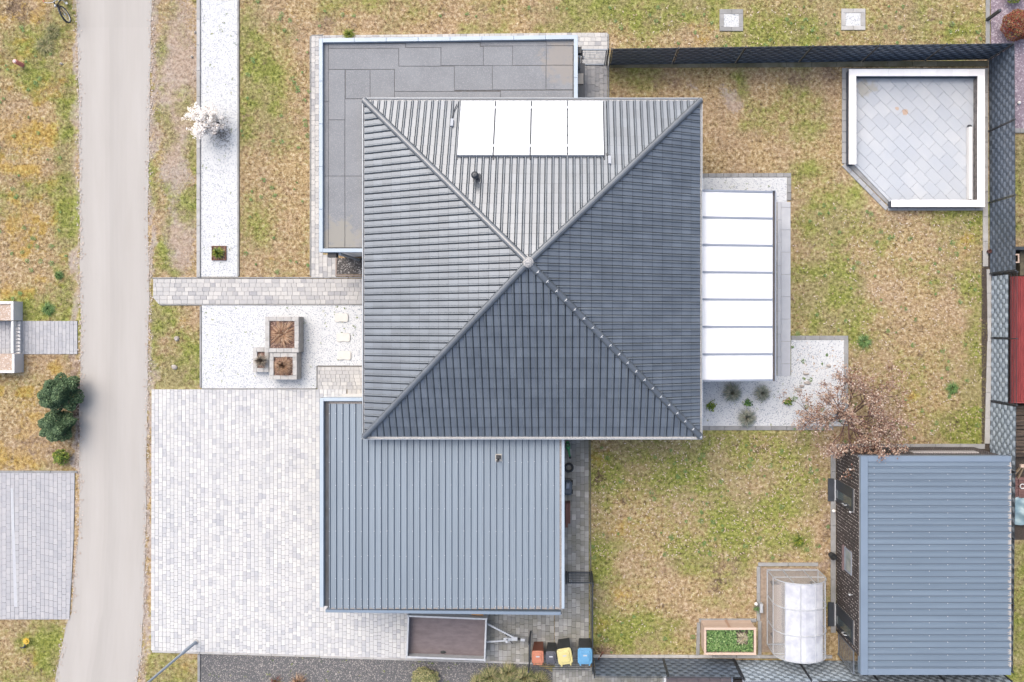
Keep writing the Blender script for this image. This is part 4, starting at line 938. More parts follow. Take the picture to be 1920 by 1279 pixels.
MB().box(rx0+.01, ry0+.01, ZS-.14, rx1-.03, ry1-.01, ZS-.03).build('roof_deck', M['anthra'], shed)
ns = 32; ya_, yb2 = rb(0, 857+10, 0, 1253, ZS)[1], rb(0, 866, 0, 1253, ZS)[3]; ph = (yb2-ya_)/ns; rc = {}
xl = P(1627, 0, ZS).x; sc2 = MB()
for i in range(ns):
    t_ = i % 4
    if t_ not in rc:
        w_ = rx1-xl; pts = [(0, 0), (.010, .036), (.032, .036), (.034, -.008), (.066, -.008), (.068, 0), (.09, 0), (.095, .005), (.105, .005), (.11, 0), (.155, 0), (.16, .005), (.17, .005), (.175, 0), (ph, 0)]
        v = [(0, p[0], p[1]) for p in pts] + [(w_, p[0], p[1]) for p in pts]; k_ = len(pts)
        mb = MB()
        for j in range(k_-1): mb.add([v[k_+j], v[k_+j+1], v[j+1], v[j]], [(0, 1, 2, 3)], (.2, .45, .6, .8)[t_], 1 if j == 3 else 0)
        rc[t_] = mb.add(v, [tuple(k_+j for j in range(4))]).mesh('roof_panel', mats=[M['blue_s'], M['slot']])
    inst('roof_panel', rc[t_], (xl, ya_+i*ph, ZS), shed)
    for j in range(7):
        if i % 2 == j % 2 or j in (0, 6): sc2.lathe([(.018, ZS+.034), (.018, ZS+.044), (0, ZS+.046)], xl+.22+j*.665, ya_+i*ph+.022, 6)
tag(sc2.build('screw_head', M['silver'], shed), kind='stuff')
MB().box(rx0, ry0, ZS-.25, xl-.002, ry1, ZS+.045, ch=.01).build('fascia', M['blue2'], shed)
MB().box(xl, yb2+.003, ZS-.25, rx1-.02, ry1, ZS+.044, ch=.01).build('fascia', M['blue2'], shed)
MB().box(xl, ry0, ZS-.25, rx1-.02, ya_-.003, ZS+.044, ch=.01).build('fascia', M['blue2'], shed)
dp = MB()
for i in range(ns):
    for j in range(5):
        yy = ya_+i*ph+.05+j*.036; l_ = random.uniform(.03, .13); dp.add([(rx1-.02-l_, yy, ZS+.007), (rx1-.004, yy-.012, ZS+.007), (rx1-.004, yy+.026, ZS+.007), (rx1-.02-l_*.7, yy+.02, ZS+.007)], [(0,1,2,3)], random.random())
tag(dp.build('edge_deposit', mat('pale_edge_deposit', A(226, 216, 208), A(196, 190, 186), 20, .95), shed), kind='stuff')
MB().box(rx1-.03, ry0, ZS-.2, rx1+.02, ry1, ZS-.06).build('gutter', M['anthra'], shed)
pt = P(1561.5, 1043, .3); rp = thing('garden_pot', 'small black round pot on the kerb beside the shed wall', 'pot', (pt.x, pt.y, .05))
MB().lathe([(.1, .05), (.135, .36), (.135, .4), (.1, .4), (.09, .3), (0, .3)], pt.x, pt.y, 16).build('body', M['rubber'], rp)
MB().torus((pt.x, pt.y, .405), .115, .018, n=16, m=6).build('rim', M['black'], rp)
# small mesh gate between the shed and the lower fence
a, b = P(1571, 1186, 0), P(1571, 1226, 0)
mg = thing('wire_gate', 'small wire mesh gate below the brick wall of the shed', 'gate', (a.x, (a.y+b.y)/2, 0))
f_ = MB(); f_.tube([(a.x, a.y, 0), (a.x, a.y, 1.8)], .03, 8); f_.tube([(a.x, b.y, 0), (a.x, b.y, 1.8)], .03, 8); f_.tube([(a.x, a.y, 1.78), (a.x, b.y, 1.78)], .02, 6); f_.tube([(a.x, a.y, .1), (a.x, b.y, .1)], .02, 6)
f_.build('frame', M['wire_l'], mg); w_ = MB()
for i in range(1, 18): y = b.y+(a.y-b.y)*i/18; w_.bar((a.x, y, .1), (a.x, y, 1.78), .006, .006, up=(1, 0, 0))
for i in range(1, 9): w_.bar((a.x-.008, a.y, .1+i*.19), (a.x-.008, b.y, .1+i*.19), .008, .008)
w_.build('mesh', M['wire_l'], mg)
# ------------------------------------------------------------------ patio with its low walls
HW = .45
pat = paving('patio', 'patio of diagonal grey slabs inside a low pale wall', [], 'v', .6, [.6], M['patio'], M['joint'], parent=tag(MB().prism([tuple(P(x, y, 0))[:2] for x, y in [(1584,128),(1846,128),(1846,388),(1668,388),(1584,305)]], .0, .03).build('patio', M['kerb_grey']), 'patio of diagonal grey slabs inside a low pale wall', kind='structure'))
poly = [tuple(P(x, y, 0))[:2] for x, y in [(1602,140),(1832,140),(1832,384),(1664,384),(1590,308),(1602,296)]]
poly = [tuple(P(x, y, 0))[:2] for x, y in [(1600,140),(1832,140),(1832,380),(1668,380),(1600,309)]]
hp = halfplanes(poly); ux, uy = math.cos(R(-45.5)), math.sin(R(-45.5)); o0 = P(1720, 260); cache = {}; fieldp = MB()
sl_, sw_ = .6, .405
for i in range(-14, 15):
    for j in range(-12, 13):
        u = (j + (i % 2)*.5 + (i*.0))*sl_; v = i*sw_
        q = [(o0.x + a*ux - b*uy, o0.y + a*uy + b*ux) for a, b in ((u+.003, v+.003), (u+sl_-.003, v+.003), (u+sl_-.003, v+sw_-.003), (u+.003, v+sw_-.003))]
        full = all(a*p[0]+b*p[1] <= c+1e-6 for a, b, c in hp for p in q)
        for a, b, c in hp:
            q = clip(q, a, b, c)
            if len(q) < 3: break
        if len(q) < 3: continue
        t = random.choice([.1, .35, .6, .85]); z = .062 + random.uniform(-.002, .002)
        ar = abs(sum(q[k][0]*q[(k+1)%len(q)][1]-q[(k+1)%len(q)][0]*q[k][1] for k in range(len(q))))/2
        if ar < .01: continue
        if full:
            if t not in cache:
                mb = MB(Matrix.Rotation(R(-45.5), 4, 'Z')); mb.box(.003, .003, -.03, sl_-.003, sw_-.003, 0, t, .003, bottom=False); cache[t] = mb.mesh('patio_slab', M['patio'])
            inst('patio_slab', cache[t], (o0.x+u*ux-v*uy, o0.y+u*uy+v*ux, z), pat)
        else: MB().prism(q, .031, z, .005, t).build('patio_slab', M['patio'], pat)
kerb('patio_edge', '', [((1582.5,128),(1582.5,307)), ((1581,309),(1663,392)), ((1664,391),(1846,391))], .17, .05, .4, M['patio_edge'], parent=pat, piece='edge_stone')
pw_ = thing('garden_wall', 'low pale topped wall round three sides of the patio', 'wall', tuple(P(1720, 134, 0)))
segs = [('v', 1592, 129.5, 1605.5, 308), ('h', 1605.5, 129.5, 1847, 142.5), ('v', 1833.5, 142.5, 1847, 388), ('h', 1672, 375, 1833.5, 388)]
for ax, xa, ya, xb, yb in segs:
    q = rb(xa, ya, xb, yb, HW); i_ = .02
    MB().box(q[0]+i_, q[1]+i_, 0, q[2]-i_, q[3]-i_, HW-.045).build('wall_core', M['stonewall'] if ax == 'v' and xa > 1800 else M['darkwall'], pw_)
    L_ = (yb-ya) if ax == 'v' else (xb-xa); n_ = max(1, round(L_/28.5))
    for i in range(n_):
        if ax == 'v': q = rb(xa, ya+L_*i/n_, xb, ya+L_*(i+1)/n_, HW)
        else: q = rb(xa+L_*i/n_, ya, xa+L_*(i+1)/n_, yb, HW)
        MB().box(q[0]+.001, q[1]+.001, HW-.044, q[2]-.001, q[3]-.001, HW + random.uniform(-.0015, .0015), random.random(), .004).build('coping_stone', M['cream'], pw_)
for i, (xa, xb) in enumerate(((1816.5, 1820), (1821, 1823))):
    a, b = P(xa, 374, .25), P(xb, 238, .25); pl_ = MB().box(a.x, a.y, .07, b.x+.02, b.y, .28 - .05*i, ch=.006)
    pb_ = thing('metal_profile', ('broad' if i == 0 else 'narrow') + ' white metal profile lying along the inner patio wall', 'profile', ((a.x+b.x)/2, (a.y+b.y)/2, .07))
    pl_.build('profile', M['white'], pb_); MB().box(a.x+.01, b.y, .1, b.x+.01, b.y+.09, .24 - .05*i).build('end_cap', M['anthra'], pb_)

# ------------------------------------------------------------------ fences
strip_cache = {}
def strip_mesh(L_, ang, ph, m, h=.235):
    key = (round(L_, 2), round(ang, 3), ph, m.name)
    if key in strip_cache: return strip_cache[key]
    B = .185; n_ = max(2, round(L_/B)); st = L_/n_; mb = MB(Matrix.Rotation(ang, 4, 'Z')); v, f = [], []; amp = .006 if m is M['strip'] else .013; per = 4
    K = n_*per + 1
    for i in range(K):
        x = i*st/per; s = math.sin(math.pi*x/st + ph*math.pi); y = amp*math.copysign(abs(s)**.55, s)
        for z, o in ((.004, -.004), (h*.28, .006), (h*.72, .006), (h-.004, -.004)): v.append((x, y + (o if y > 0 else -o)*1.0, z))
    for i in range(K-1):
        for j in range(3): a = i*4+j; f.append((a, a+4, a+5, a+1))
    strip_cache[key] = mb.add(v, f, .3 + .4*ph).mesh('privacy_strip', m, True); return strip_cache[key]
def fence(label, p0, p1, n_pan, h, nstrip, m, first=True, last=True, name='fence', group=None, mw=None, cat='fence', z0=.06):
    a, b = P(*p0), P(*p1); d = b-a; ang = math.atan2(d.y, d.x); L_ = d.length/n_pan; u = d.normalized(); mw = mw or M['wire']
    root = thing(name, label, cat, (a.x, a.y, 0), group); side = Vector((-u.y, u.x, 0))
    bars = MB(Matrix.Rotation(ang, 4, 'Z')); g = .05; nv = int((L_-.1)/g)
    for i in range(nv+1): bars.bar((.05+i*g, 0, 0), (.05+i*g, 0, h), .008, .012, up=(0, 1, 0))
    for j in range(round(h/.2)+1):
        for s in (-.007, .007): bars.bar((.03, s, j*h/round(h/.2)), (L_-.03, s, j*h/round(h/.2)), .007, .008)
    bm = bars.mesh('wire_panel', mw)
    pm = MB(Matrix.Rotation(ang, 4, 'Z')).box(-.022, -.035, 0, .022, .035, h+.09, ch=.005).bar((-.03, -.05, .3), (.03, -.05, .3), .03, .02).bar((-.03, -.05, 1.0), (.03, -.05, 1.0), .03, .02).mesh('fence_post', M['anthra'])
    for i in range(n_pan+1):
        if (i == 0 and not first) or (i == n_pan and not last): continue
        c = a + u*L_*i; inst('fence_post', pm, (c.x, c.y, 0), root)
    for i in range(n_pan):
        c = a + u*L_*i; w_ = inst('wire_panel', bm, (c.x, c.y, z0), root)
        for j in range(nstrip):
            c2 = c + u*.04; inst('privacy_strip', strip_mesh(L_-.08, ang, j % 2, m), (c2.x, c2.y, z0 - .02 + j*.2), w_)
    return root
fence('tall dark privacy fence along the upper edge of the garden', (1142.5,122), (1852,112.5), 6, 1.8, 9, M['strip'])
fence('tall dark privacy fence on the right beside the patio', (1853,112.5), (1855,513.5), 3, 1.8, 9, M['strip'], first=False)
fence('lower privacy fence with pale woven strips before the red roof', (1858,516), (1857,751), 2, 1.8, 6, M['strip_l'])
fence('privacy fence of pale woven strips running behind the shed', (1856,752), (1850,1222), 4, 1.8, 9, M['strip_l'], first=False)
fence('dark privacy fence along the lower edge between bins and raised bed', (1112,1233), (1374,1235), 2, 1.7, 8, M['strip'])
fence('pale woven privacy fence behind the greenhouse at the lower edge', (1377,1237), (1850,1240), 4, 1.75, 9, M['strip_l'], first=True)
def open_mesh(name, label, p0, p1, h, cat, m, frame=True, vg=.05, hg=.2, z0=.05, handle=False, posts=True):
    a, b = P(*p0), P(*p1); d = b-a; L_ = d.length; ang = math.atan2(d.y, d.x); root = thing(name, label, cat, (a.x, a.y, 0)); X = Matrix.Translation((a.x, a.y, 0)) @ Matrix.Rotation(ang, 4, 'Z')
    if posts:
        for x in (0, L_): MB(X).box(x-.03, -.03, 0, x+.03, .03, h+.12, ch=.006).build('post', M['anthra'], root)
    if frame:
        f_ = MB(X); f_.box(.05, -.02, z0, .09, .02, h+.05); f_.box(L_-.09, -.02, z0, L_-.05, .02, h+.05); f_.box(.09, -.02, h+.01, L_-.09, .02, h+.05); f_.box(.09, -.02, z0, L_-.09, .02, z0+.04); f_.build('frame', m, root)
    w_ = MB(X); i0, i1 = .05, L_-.05
    for i in range(1, int((i1-i0)/vg)+1): w_.bar((i0+i*vg, 0, z0), (i0+i*vg, 0, h+.04), .006, .006, up=(0, 1, 0))
    for j in range(int(h/hg)+1):
        for s in (-.007, .007): w_.bar((i0, s, z0+.02+j*hg), (i1, s, z0+.02+j*hg), .008, .008)
    w_.build('mesh', m, root)
    if handle: MB(X).tube([(handle, -.02, 1.0), (handle, -.1, 1.0), (handle, -.1, 1.16), (handle, -.02, 1.16)], .02, 6).build('handle', M['alu'], root)
    return root
open_mesh('mesh_gate', 'silver mesh gate between annexe and the upper fence', (1087,122), (1137,122), 1.75, 'gate', M['wire_l'], handle=.12)
open_mesh('mesh_gate', 'dark mesh gate between the garage and the lower lawn', (1062,1072), (1109,1072), 1.35, 'gate', M['wire'], handle=.2)
open_mesh('mesh_fence', 'dark mesh fence running down beside the lower lawn', (1110,1076), (1110,1232), 1.35, 'fence', M['wire'], frame=False)
open_mesh('mesh_fence', 'short dark mesh fence end left of the orange bin', (995,1184), (994,1233), 1.2, 'fence', M['wire'], frame=False)
open_mesh('mesh_fence', 'low dark mesh fence behind the four bins', (996,1234), (1108,1234), 1.2, 'fence', M['wire'], frame=False, posts=False)

# ------------------------------------------------------------------ stone planters in the front gravel
def planter(label, x0, y0, x1, y1, hgt, wpx, bl=.29, fill='mulch'):
    q = rb(x0, y0, x1, y1, hgt); w_ = .168
    root = thing('stone_planter', label, 'planter', ((q[0]+q[2])/2, (q[1]+q[3])/2, 0), 'stone block planters')
    nc = max(1, round(hgt/.15)); ch_ = hgt/nc
    m = M['planter']
    for c in range(nc):
        z = c*ch_
        def run(a0, a1, fixed0, fixed1, ax, off):
            t = a0
            first = True
            while t < a1-1e-3:
                l = (bl*.5 if (first and off) else bl); first = False; e_ = min(t+l, a1)
                if a1-e_ < .06: e_ = a1
                bx = (t+.003, fixed0, e_-.003, fixed1) if ax == 'x' else (fixed0, t+.003, fixed1, e_-.003)
                MB().box(bx[0], bx[1], z+.002, bx[2], bx[3], z+ch_-.002, random.random(), .008).build('block', m, root); t = e_
        o_ = c % 2
        a, b = (0, w_) if o_ else (w_, 0)
        run(q[0]+a, q[2]-a, q[1], q[1]+w_-.003, 'x', o_); run(q[0]+a, q[2]-a, q[3]-w_+.003, q[3], 'x', o_)
        run(q[1]+b, q[3]-b, q[0], q[0]+w_-.003, 'y', not o_); run(q[1]+b, q[3]-b, q[2]-w_+.003, q[2], 'y', not o_)
    MB().box(q[0]+w_, q[1]+w_, 0, q[2]-w_, q[3]-w_, hgt-.07).build('filling', M[fill], root)
    return q
M['planter'] = mat('planter_block', A(218, 216, 213), A(198, 195, 191), 5, .9, tvar=.07, bump=.35, bscale=60)
q1 = planter('large square stone planter of dry stalks in the front gravel', 497, 594, 560, 661, .62, 8)
q2 = planter('narrower stone planter of dry grass below the large planter', 505, 661.6, 556.5, 712, .58, 8)
q3 = planter('small low stone planter left of the other two', 474, 652, 504, 698, .3, 5)
def tuft(name, label, c, rad, hgt, n, m, group=None, spread=1.0, wid=.009, cat='grass', droop=.35, lo=0.0):
    root_o = np.array(c, float); a = rng.random(n)*2*np.pi; e = np.sqrt(rng.random(n))*spread
    L_ = hgt*(.55 + .6*rng.random(n)); out = rad*e*(.7+.5*rng.random(n))
    bx = np.cos(a)*rad*.22*rng.random(n); by = np.sin(a)*rad*.22*rng.random(n)
    mx, my = bx+np.cos(a)*out*.5, by+np.sin(a)*out*.5; mz = L_*.75
    tx, ty = bx+np.cos(a)*out, by+np.sin(a)*out; tz = np.maximum(.02, L_*(1-droop*e*1.6))
    w_ = wid*(.6+.8*rng.random(n)); sx, sy = -np.sin(a)*w_, np.cos(a)*w_
    v = np.stack([np.stack([bx-sx, by-sy, np.zeros(n)+lo], -1), np.stack([bx+sx, by+sy, np.zeros(n)+lo], -1), np.stack([mx+sx*.8, my+sy*.8, mz], -1), np.stack([tx, ty, tz], -1), np.stack([mx-sx*.8, my-sy*.8, mz], -1)], 1).reshape(-1, 3)
    idx = np.arange(n)*5
    f = np.concatenate([np.stack([idx, idx+1, idx+2, idx+4], -1)])
    f2 = np.stack([idx+4, idx+2, idx+3], -1)
    me = bpy.data.meshes.new(name); me.from_pydata(v.tolist(), [], f.tolist() + f2.tolist())
    tn_ = rng.random(n); at = me.attributes.new('tone', 'FLOAT', 'FACE'); at.data.foreach_set('value', np.concatenate([tn_, tn_]).astype(np.float32))
    me.materials.append(m); o = link(bpy.data.objects.new(name, me), None, c)
    return tag(o, label, cat, group)
cx, cy = (q2[0]+q2[2])/2, (q2[1]+q2[3])/2
tuft('dry_grass', 'tan dead grass clump filling the narrower stone planter', (cx, cy, .5), .4, .3, 420, M['grass_dry'], 'dry plants in the stone planters', droop=.3)
cx, cy = (q1[0]+q1[2])/2, (q1[1]+q1[3])/2
tuft('dry_stalks', 'flattened reddish brown stalks covering the large stone planter', (cx, cy, .54), .55, .14, 420, M['grass_dry'], 'dry plants in the stone planters', droop=.5, wid=.012)
cx, cy = (q3[0]+q3[2])/2, (q3[1]+q3[3])/2
tuft('dry_grass', 'grey leaning grass clump in the small low planter', (cx+.1, cy-.02, .22), .3, .55, 300, M['grass_pale'] if False else mat('grey_dead_grass', None, rough=.7, tones=[A(110, 98, 84), A(160, 146, 128), A(196, 182, 162)]), 'dry plants in the stone planters', droop=.25)
def step_stone(px, py, w_, h_, label):
    c = P(px, py, 0); pts = []
    for i in range(40):
        a = 2*math.pi*i/40; ca, sa = math.cos(a), math.sin(a); r = 1/((abs(ca)**5 + abs(sa)**5)**.2); x, y = ca*r*w_/2, sa*r*h_/2
        if abs(ca) < .5: y -= math.copysign(.03*(1-(ca/.5)**2), sa) if sa < 0 else 0
        pts.append((c.x+x, c.y+y))
    tag(MB().prism(pts, .0, .075, .012).build('stepping_stone', M['step']), label, 'stepping stone', 'stepping stones in the front gravel')
M['step'] = mat('cream_stepping_stone', A(246, 243, 236), A(238, 234, 226), 6, .85, bump=.15)
step_stone(641, 596, .54, .36, 'cream stepping stone in the gravel nearest the path'); step_stone(644.5, 633, .54, .36, 'middle cream stepping stone of the three in the gravel'); step_stone(646, 667, .54, .35, 'cream stepping stone in the gravel nearest the door paving')
# square bed edge with a small plant in the long gravel bed
c = P(412, 475, 0)
sb_ = thing('plant_box', 'small square edged plant box set in the long gravel bed', 'planter', (c.x, c.y, 0)); w_ = .27
MB().box(c.x-w_, c.y-w_, 0, c.x+w_, c.y+w_, .05).build('soil', M['mulch'], sb_)
e_ = MB()
for s in (-1, 1): e_.box(c.x-w_-.02, c.y+s*w_-.012, 0, c.x+w_+.02, c.y+s*w_+.012, .09); e_.box(c.x+s*w_-.012, c.y-w_+.013, 0, c.x+s*w_+.012, c.y+w_-.013, .09)
e_.build('edging', M['rust'], sb_)
tuft('small_shrub', 'yellow green plant in the small square box', (c.x, c.y, .05), .26, .3, 160, M['leaf_lime'], droop=.4, wid=.016, cat='shrub')

# ------------------------------------------------------------------ concrete covers in the upper lawn
for (x0, y0, x1, y1), (a0, b0, a1, b1), lb in (((1349,18,1393,59), (1357,27,1385,51), 'square concrete cover with white gravel in the upper lawn, left one'), ((1577,17,1622,57), (1585,25,1613,49), 'square concrete cover with white gravel in the upper lawn, right one')):
    q = rb(x0, y0, x1, y1, 0); i_ = rb(a0, b0, a1, b1, 0); rt = thing('shaft_cover', lb, 'cover', ((q[0]+q[2])/2, (q[1]+q[3])/2, 0), 'square covers in the upper lawn')
    for bx in ((q[0], q[1], (q[0]+q[2])/2-.003, i_[1]), ((q[0]+q[2])/2+.003, q[1], q[2], i_[1]), (q[0], i_[3], (q[0]+q[2])/2-.003, q[3]), ((q[0]+q[2])/2+.003, i_[3], q[2], q[3]), (q[0], i_[1]+.003, i_[0], i_[3]-.003), (i_[2], i_[1]+.003, q[2], i_[3]-.003)):
        MB().box(bx[0], bx[1], 0, bx[2], bx[3], .05, random.random(), .008).build('edge_slab', M['kerb_grey'] if 'left' in lb else M['kerb'], rt)
    MB().box(*i_[:2], 0, *i_[2:], .035).build('gravel_fill', M['gravel_w'], rt)

# ------------------------------------------------------------------ trailer
zt = .88; cc = P(837, 1196.5, zt); X = Matrix.Translation((cc.x, cc.y, 0)) @ Matrix.Rotation(R(-2.2), 4, 'Z'); TL, TWd = 3.02, 1.6
tr = thing('trailer', 'flat bed trailer with silver sides and a brown plywood floor', 'trailer', (cc.x, cc.y, 0))
MB(X).box(-TL/2+.03, -TWd/2+.03, .5, TL/2-.03, TWd/2-.03, .55).build('floor', M['ply'], tr)
for bx in ((-TL/2, TWd/2-.03, TL/2, TWd/2), (-TL/2, -TWd/2, TL/2, -TWd/2+.03), (-TL/2, -TWd/2+.031, -TL/2+.03, TWd/2-.031), (TL/2-.03, -TWd/2+.031, TL/2, TWd/2-.031)):
    sp_ = MB(X); sp_.box(bx[0], bx[1], .48, bx[2], bx[3], zt-.03)
    if bx[2]-bx[0] > 1: sp_.box(bx[0], bx[1]-.015, zt-.03, bx[2], bx[3]+.015, zt)
    else: sp_.box(bx[0]-.015, bx[1]+.016, zt-.03, bx[2]+.015, bx[3]-.016, zt)
    sp_.build('side_panel', M['silver'], tr)
for sx in (-1, 1):
    for sy in (-1, 1): MB(X).box(sx*TL/2-.03, sy*(TWd/2)-.04, .46, sx*TL/2+.03, sy*(TWd/2)+.04, zt+.02, ch=.008).build('corner_post', M['silver'], tr)
db = MB(X); db.bar((TL/2-.1, .52, .5), (TL/2+1.05, -.02, .48), .06, .08); db.bar((TL/2-.1, -.24, .5), (TL/2+1.05, -.12, .48), .06, .08); db.box(TL/2+.95, -.14, .45, TL/2+1.2, .0, .53); db.build('drawbar', M['silver'], tr)
cp_ = MB(X); cp_.box(TL/2+1.32, -.13, .46, TL/2+1.5, -.02, .6, ch=.015); cp_.build('coupling', M['alu'], tr)
MB(X).box(TL/2+1.2, -.11, .47, TL/2+1.32, -.04, .56, ch=.01).build('bellows', M['black'], tr)
jw = MB(X); jw.lathe([(.03, .2), (.03, .78), (.05, .78), (.05, .82), (0, .83)], TL/2+.8, -.08, 10); jw.bar((TL/2+.8, -.08, .8), (TL/2+.7, -.02, .8), .02, .02); jw.box(TL/2+.66, -.14, .5, TL/2+.95, -.03, .56); jwo = jw.build('jockey_wheel', M['silver'], tr)
MB(X).torus((TL/2+.8, -.08, .11), .075, .035, axis=(0, 1, 0), n=16, m=6).build('tyre', M['rubber'], jwo)
for sy in (-1, 1):
    w_ = MB(X).torus((-.15, sy*(TWd/2-.12), .29), .21, .08, axis=(0, 1, 0), n=20, m=8).build('wheel', M['rubber'], tr)
    MB(X).tube([(-.15, sy*(TWd/2-.12)-.05, .29), (-.15, sy*(TWd/2-.12)+.05, .29)], .14, 12).build('rim', M['silver'], w_)
MB(X).box(.9, TWd/2+.02, .5, 1.35, TWd/2+.06, .6).build('side_reflector', mat('amber', A(226, 160, 70), None), tr)
MB(X).tube([(TL/2+.9, -.12, .55), (TL/2+1.0, -.26, .5), (TL/2+1.02, -.3, .35)], .012, 6).build('brake_cable', M['black'], tr)

# ------------------------------------------------------------------ wheelie bins
def bin_(label, px, py, w_, dpt, h, rz, body, lid, wheels=True):
    c = P(px, py, h); X = Matrix.Translation((c.x, c.y, 0)) @ Matrix.Rotation(R(rz), 4, 'Z')
    rt = thing('wheelie_bin', label, 'bin', (c.x, c.y, 0), 'wheelie bins by the lower fence')
    k = .78; v = []
    hw, hd = w_/2, dpt/2; fr_ = hd*1.0
    for z, s, oy in ((.03, k, .06), (h*.9, .95, 0), (h-.06, .97, 0)):
        for sx, sy in ((-1, -1), (1, -1), (1, 1), (-1, 1)): v.append((sx*hw*s, sy*hd*s + oy*(1 if sy > 0 else 1), z))
    f = [(3,2,1,0)]
    for i in range(2):
        for j in range(4): f.append((i*4+j, i*4+(j+1)%4, i*4+4+(j+1)%4, i*4+4+j))
    bmb = MB(X).add(v, f); bmb.box(-hw*.99, -hd*.99, h-.1, hw*.99, hd*.99, h-.06, ch=.01); b = bmb.build('body', body, rt)
    n = 28; pts = []
    for i in range(n):
        a = 2*math.pi*i/n; ca, sa = math.cos(a), math.sin(a); r = 1/((abs(ca)**8 + abs(sa)**8)**.125); pts.append((ca*r*hw, sa*r*hd))
    lm = MB(X); lm.prism(pts, h-.055, h-.01, .02); lm.prism([(x*.72, y*.72) for x, y in pts], h-.012, h+.018, .02); lm.prism([(x*.5-0, y*.34+.02) for x, y in pts], h+.016, h+.03, .008)
    for sx in (-.62, .62): lm.box(sx*hw-.03, -hd-.07, h-.1, sx*hw+.03, -hd+.02, h-.04, ch=.01)
    l_ = lm.build('lid', lid, rt)
    MB(X).tube([(-hw*.7, -hd-.055, h-.07), (hw*.7, -hd-.055, h-.07)], .016, 8).build('handle', body if 'orange' not in label else lid, rt)
    for sx in (-1, 1):
        MB(X).tube([(sx*(hw*.8)-.03, -hd*.75, .12), (sx*(hw*.8)+.03, -hd*.75, .12)], .11, 14).build('wheel', M['rubber'], rt)
        MB(X).box(sx*hw*.99-.02, hd*.3, h-.32, sx*hw*.99+.02, hd*.5, h-.12, ch=.008).build('side_grip', M['bin_black'], rt)
    MB(X).box(-.07, .02, h+.031, .07, .07, h+.036).build('sticker', M['paint_w'], l_)
bin_('orange brown wheelie bin, leftmost of the four bins', 1008.3, 1233, .455, .49, .95, 0, M['bin_brown'], M['bin_orange'])
bin_('small dark grey wheelie bin beside the orange one', 1033, 1233, .41, .45, .92, -2, M['bin_black'], M['bin_grey'])
bin_('yellow lidded wheelie bin turned slightly askew', 1059, 1231.5, .56, .62, 1.06, 9, M['bin_black'], M['bin_yellow'])
bin_('blue lidded wheelie bin next to the mesh fence', 1097, 1231, .56, .62, 1.06, 0, M['bin_black'], M['bin_blue'])

# ------------------------------------------------------------------ greenhouse and raised bed
gx0, gx1, gy0, gy1 = P(1438, 0).x, P(1533, 0).x, P(0, 1207).y, P(0, 1068).y
gh = thing('greenhouse', 'small arched greenhouse of clear polycarbonate sheets', 'greenhouse', ((gx0+gx1)/2, (gy0+gy1)/2, 0))
gw_ = gx1-gx0; gc = (gx0+gx1)/2; eh, rise = .95, .88; NA = 16
arc = [(gc - math.cos(math.pi*i/NA)*gw_/2, eh + math.sin(math.pi*i/NA)*rise) for i in range(NA+1)]
ysg = [gy0, gy0+(gy1-gy0)/3, gy0+2*(gy1-gy0)/3, gy1]
for s in range(3):
    for a_, b_ in ((0, 4), (4, 8), (8, 12), (12, 16)):
        v = [(arc[i][0], ysg[s]+.015, arc[i][1]) for i in range(a_, b_+1)] + [(arc[i][0], ysg[s+1]-.015, arc[i][1]) for i in range(a_, b_+1)]; k_ = b_-a_+1
        MB().add(v, [(k_+j, k_+j+1, j+1, j) for j in range(k_-1)]).build('roof_sheet', M['poly'] if a_ in (4, 8) else M['poly_clear'], gh, True)
    for x in (gx0, gx1): MB().add([(x, ysg[s]+.015, .05), (x, ysg[s+1]-.015, .05), (x, ysg[s+1]-.015, eh), (x, ysg[s]+.015, eh)], [(0,1,2,3)]).build('side_sheet', M['poly_clear'], gh)
for y in (gy0, gy1):
    for j, (xa, xb) in enumerate(((gx0, gx0+gw_*.3), (gx0+gw_*.3, gx0+gw_*.7), (gx0+gw_*.7, gx1))):
        up = [p for p in arc if xa+.01 < p[0] < xb-.01]
        def za(x): t = max(-1, min(1, (x-gc)/(gw_/2))); return eh + rise*math.sqrt(max(0, 1-t*t))
        pts = [(xa+.012, .05), (xb-.012, .05), (xb-.012, za(xb-.012))] + up[::-1] + [(xa+.012, za(xa+.012))]
        MB().add([(p[0], y, p[1]) for p in pts], [tuple(range(len(pts)))]).build('end_sheet' if j != 1 else 'door', M['poly_clear'], gh)
fr_ = MB()
for y in ysg: fr_.tube([(x, y, z+.012) for x, z in arc], .02, 6); fr_.bar((gx0, y, 0), (gx0, y, eh), .03, .03); fr_.bar((gx1, y, 0), (gx1, y, eh), .03, .03)
for i in (0, 4, 7, 10, 13, 16): fr_.bar((arc[i][0], gy0, arc[i][1]+.012), (arc[i][0], gy1, arc[i][1]+.012), .025, .025)
for y in (gy0, gy1):
    for x in (gx0+gw_*.3, gx0+gw_*.7): fr_.bar((x, y, 0), (x, y, eh+rise*.8), .03, .03)
    fr_.bar((gx0, y, eh), (gx1, y, eh), .025, .025); fr_.bar((gx0, y, .04), (gx1, y, .04), .04, .08)
fr_.bar((gx0, gy0, .04), (gx0, gy1, .04), .04, .08); fr_.bar((gx1, gy0, .04), (gx1, gy1, .04), .04, .08)
fr_.build('frame', M['alu'], gh)
vw = MB().box(gc-.33, gy0-.14, eh+.3, gc+.33, gy0-.02, eh+.34).build('roof_vent', M['poly'], gh)
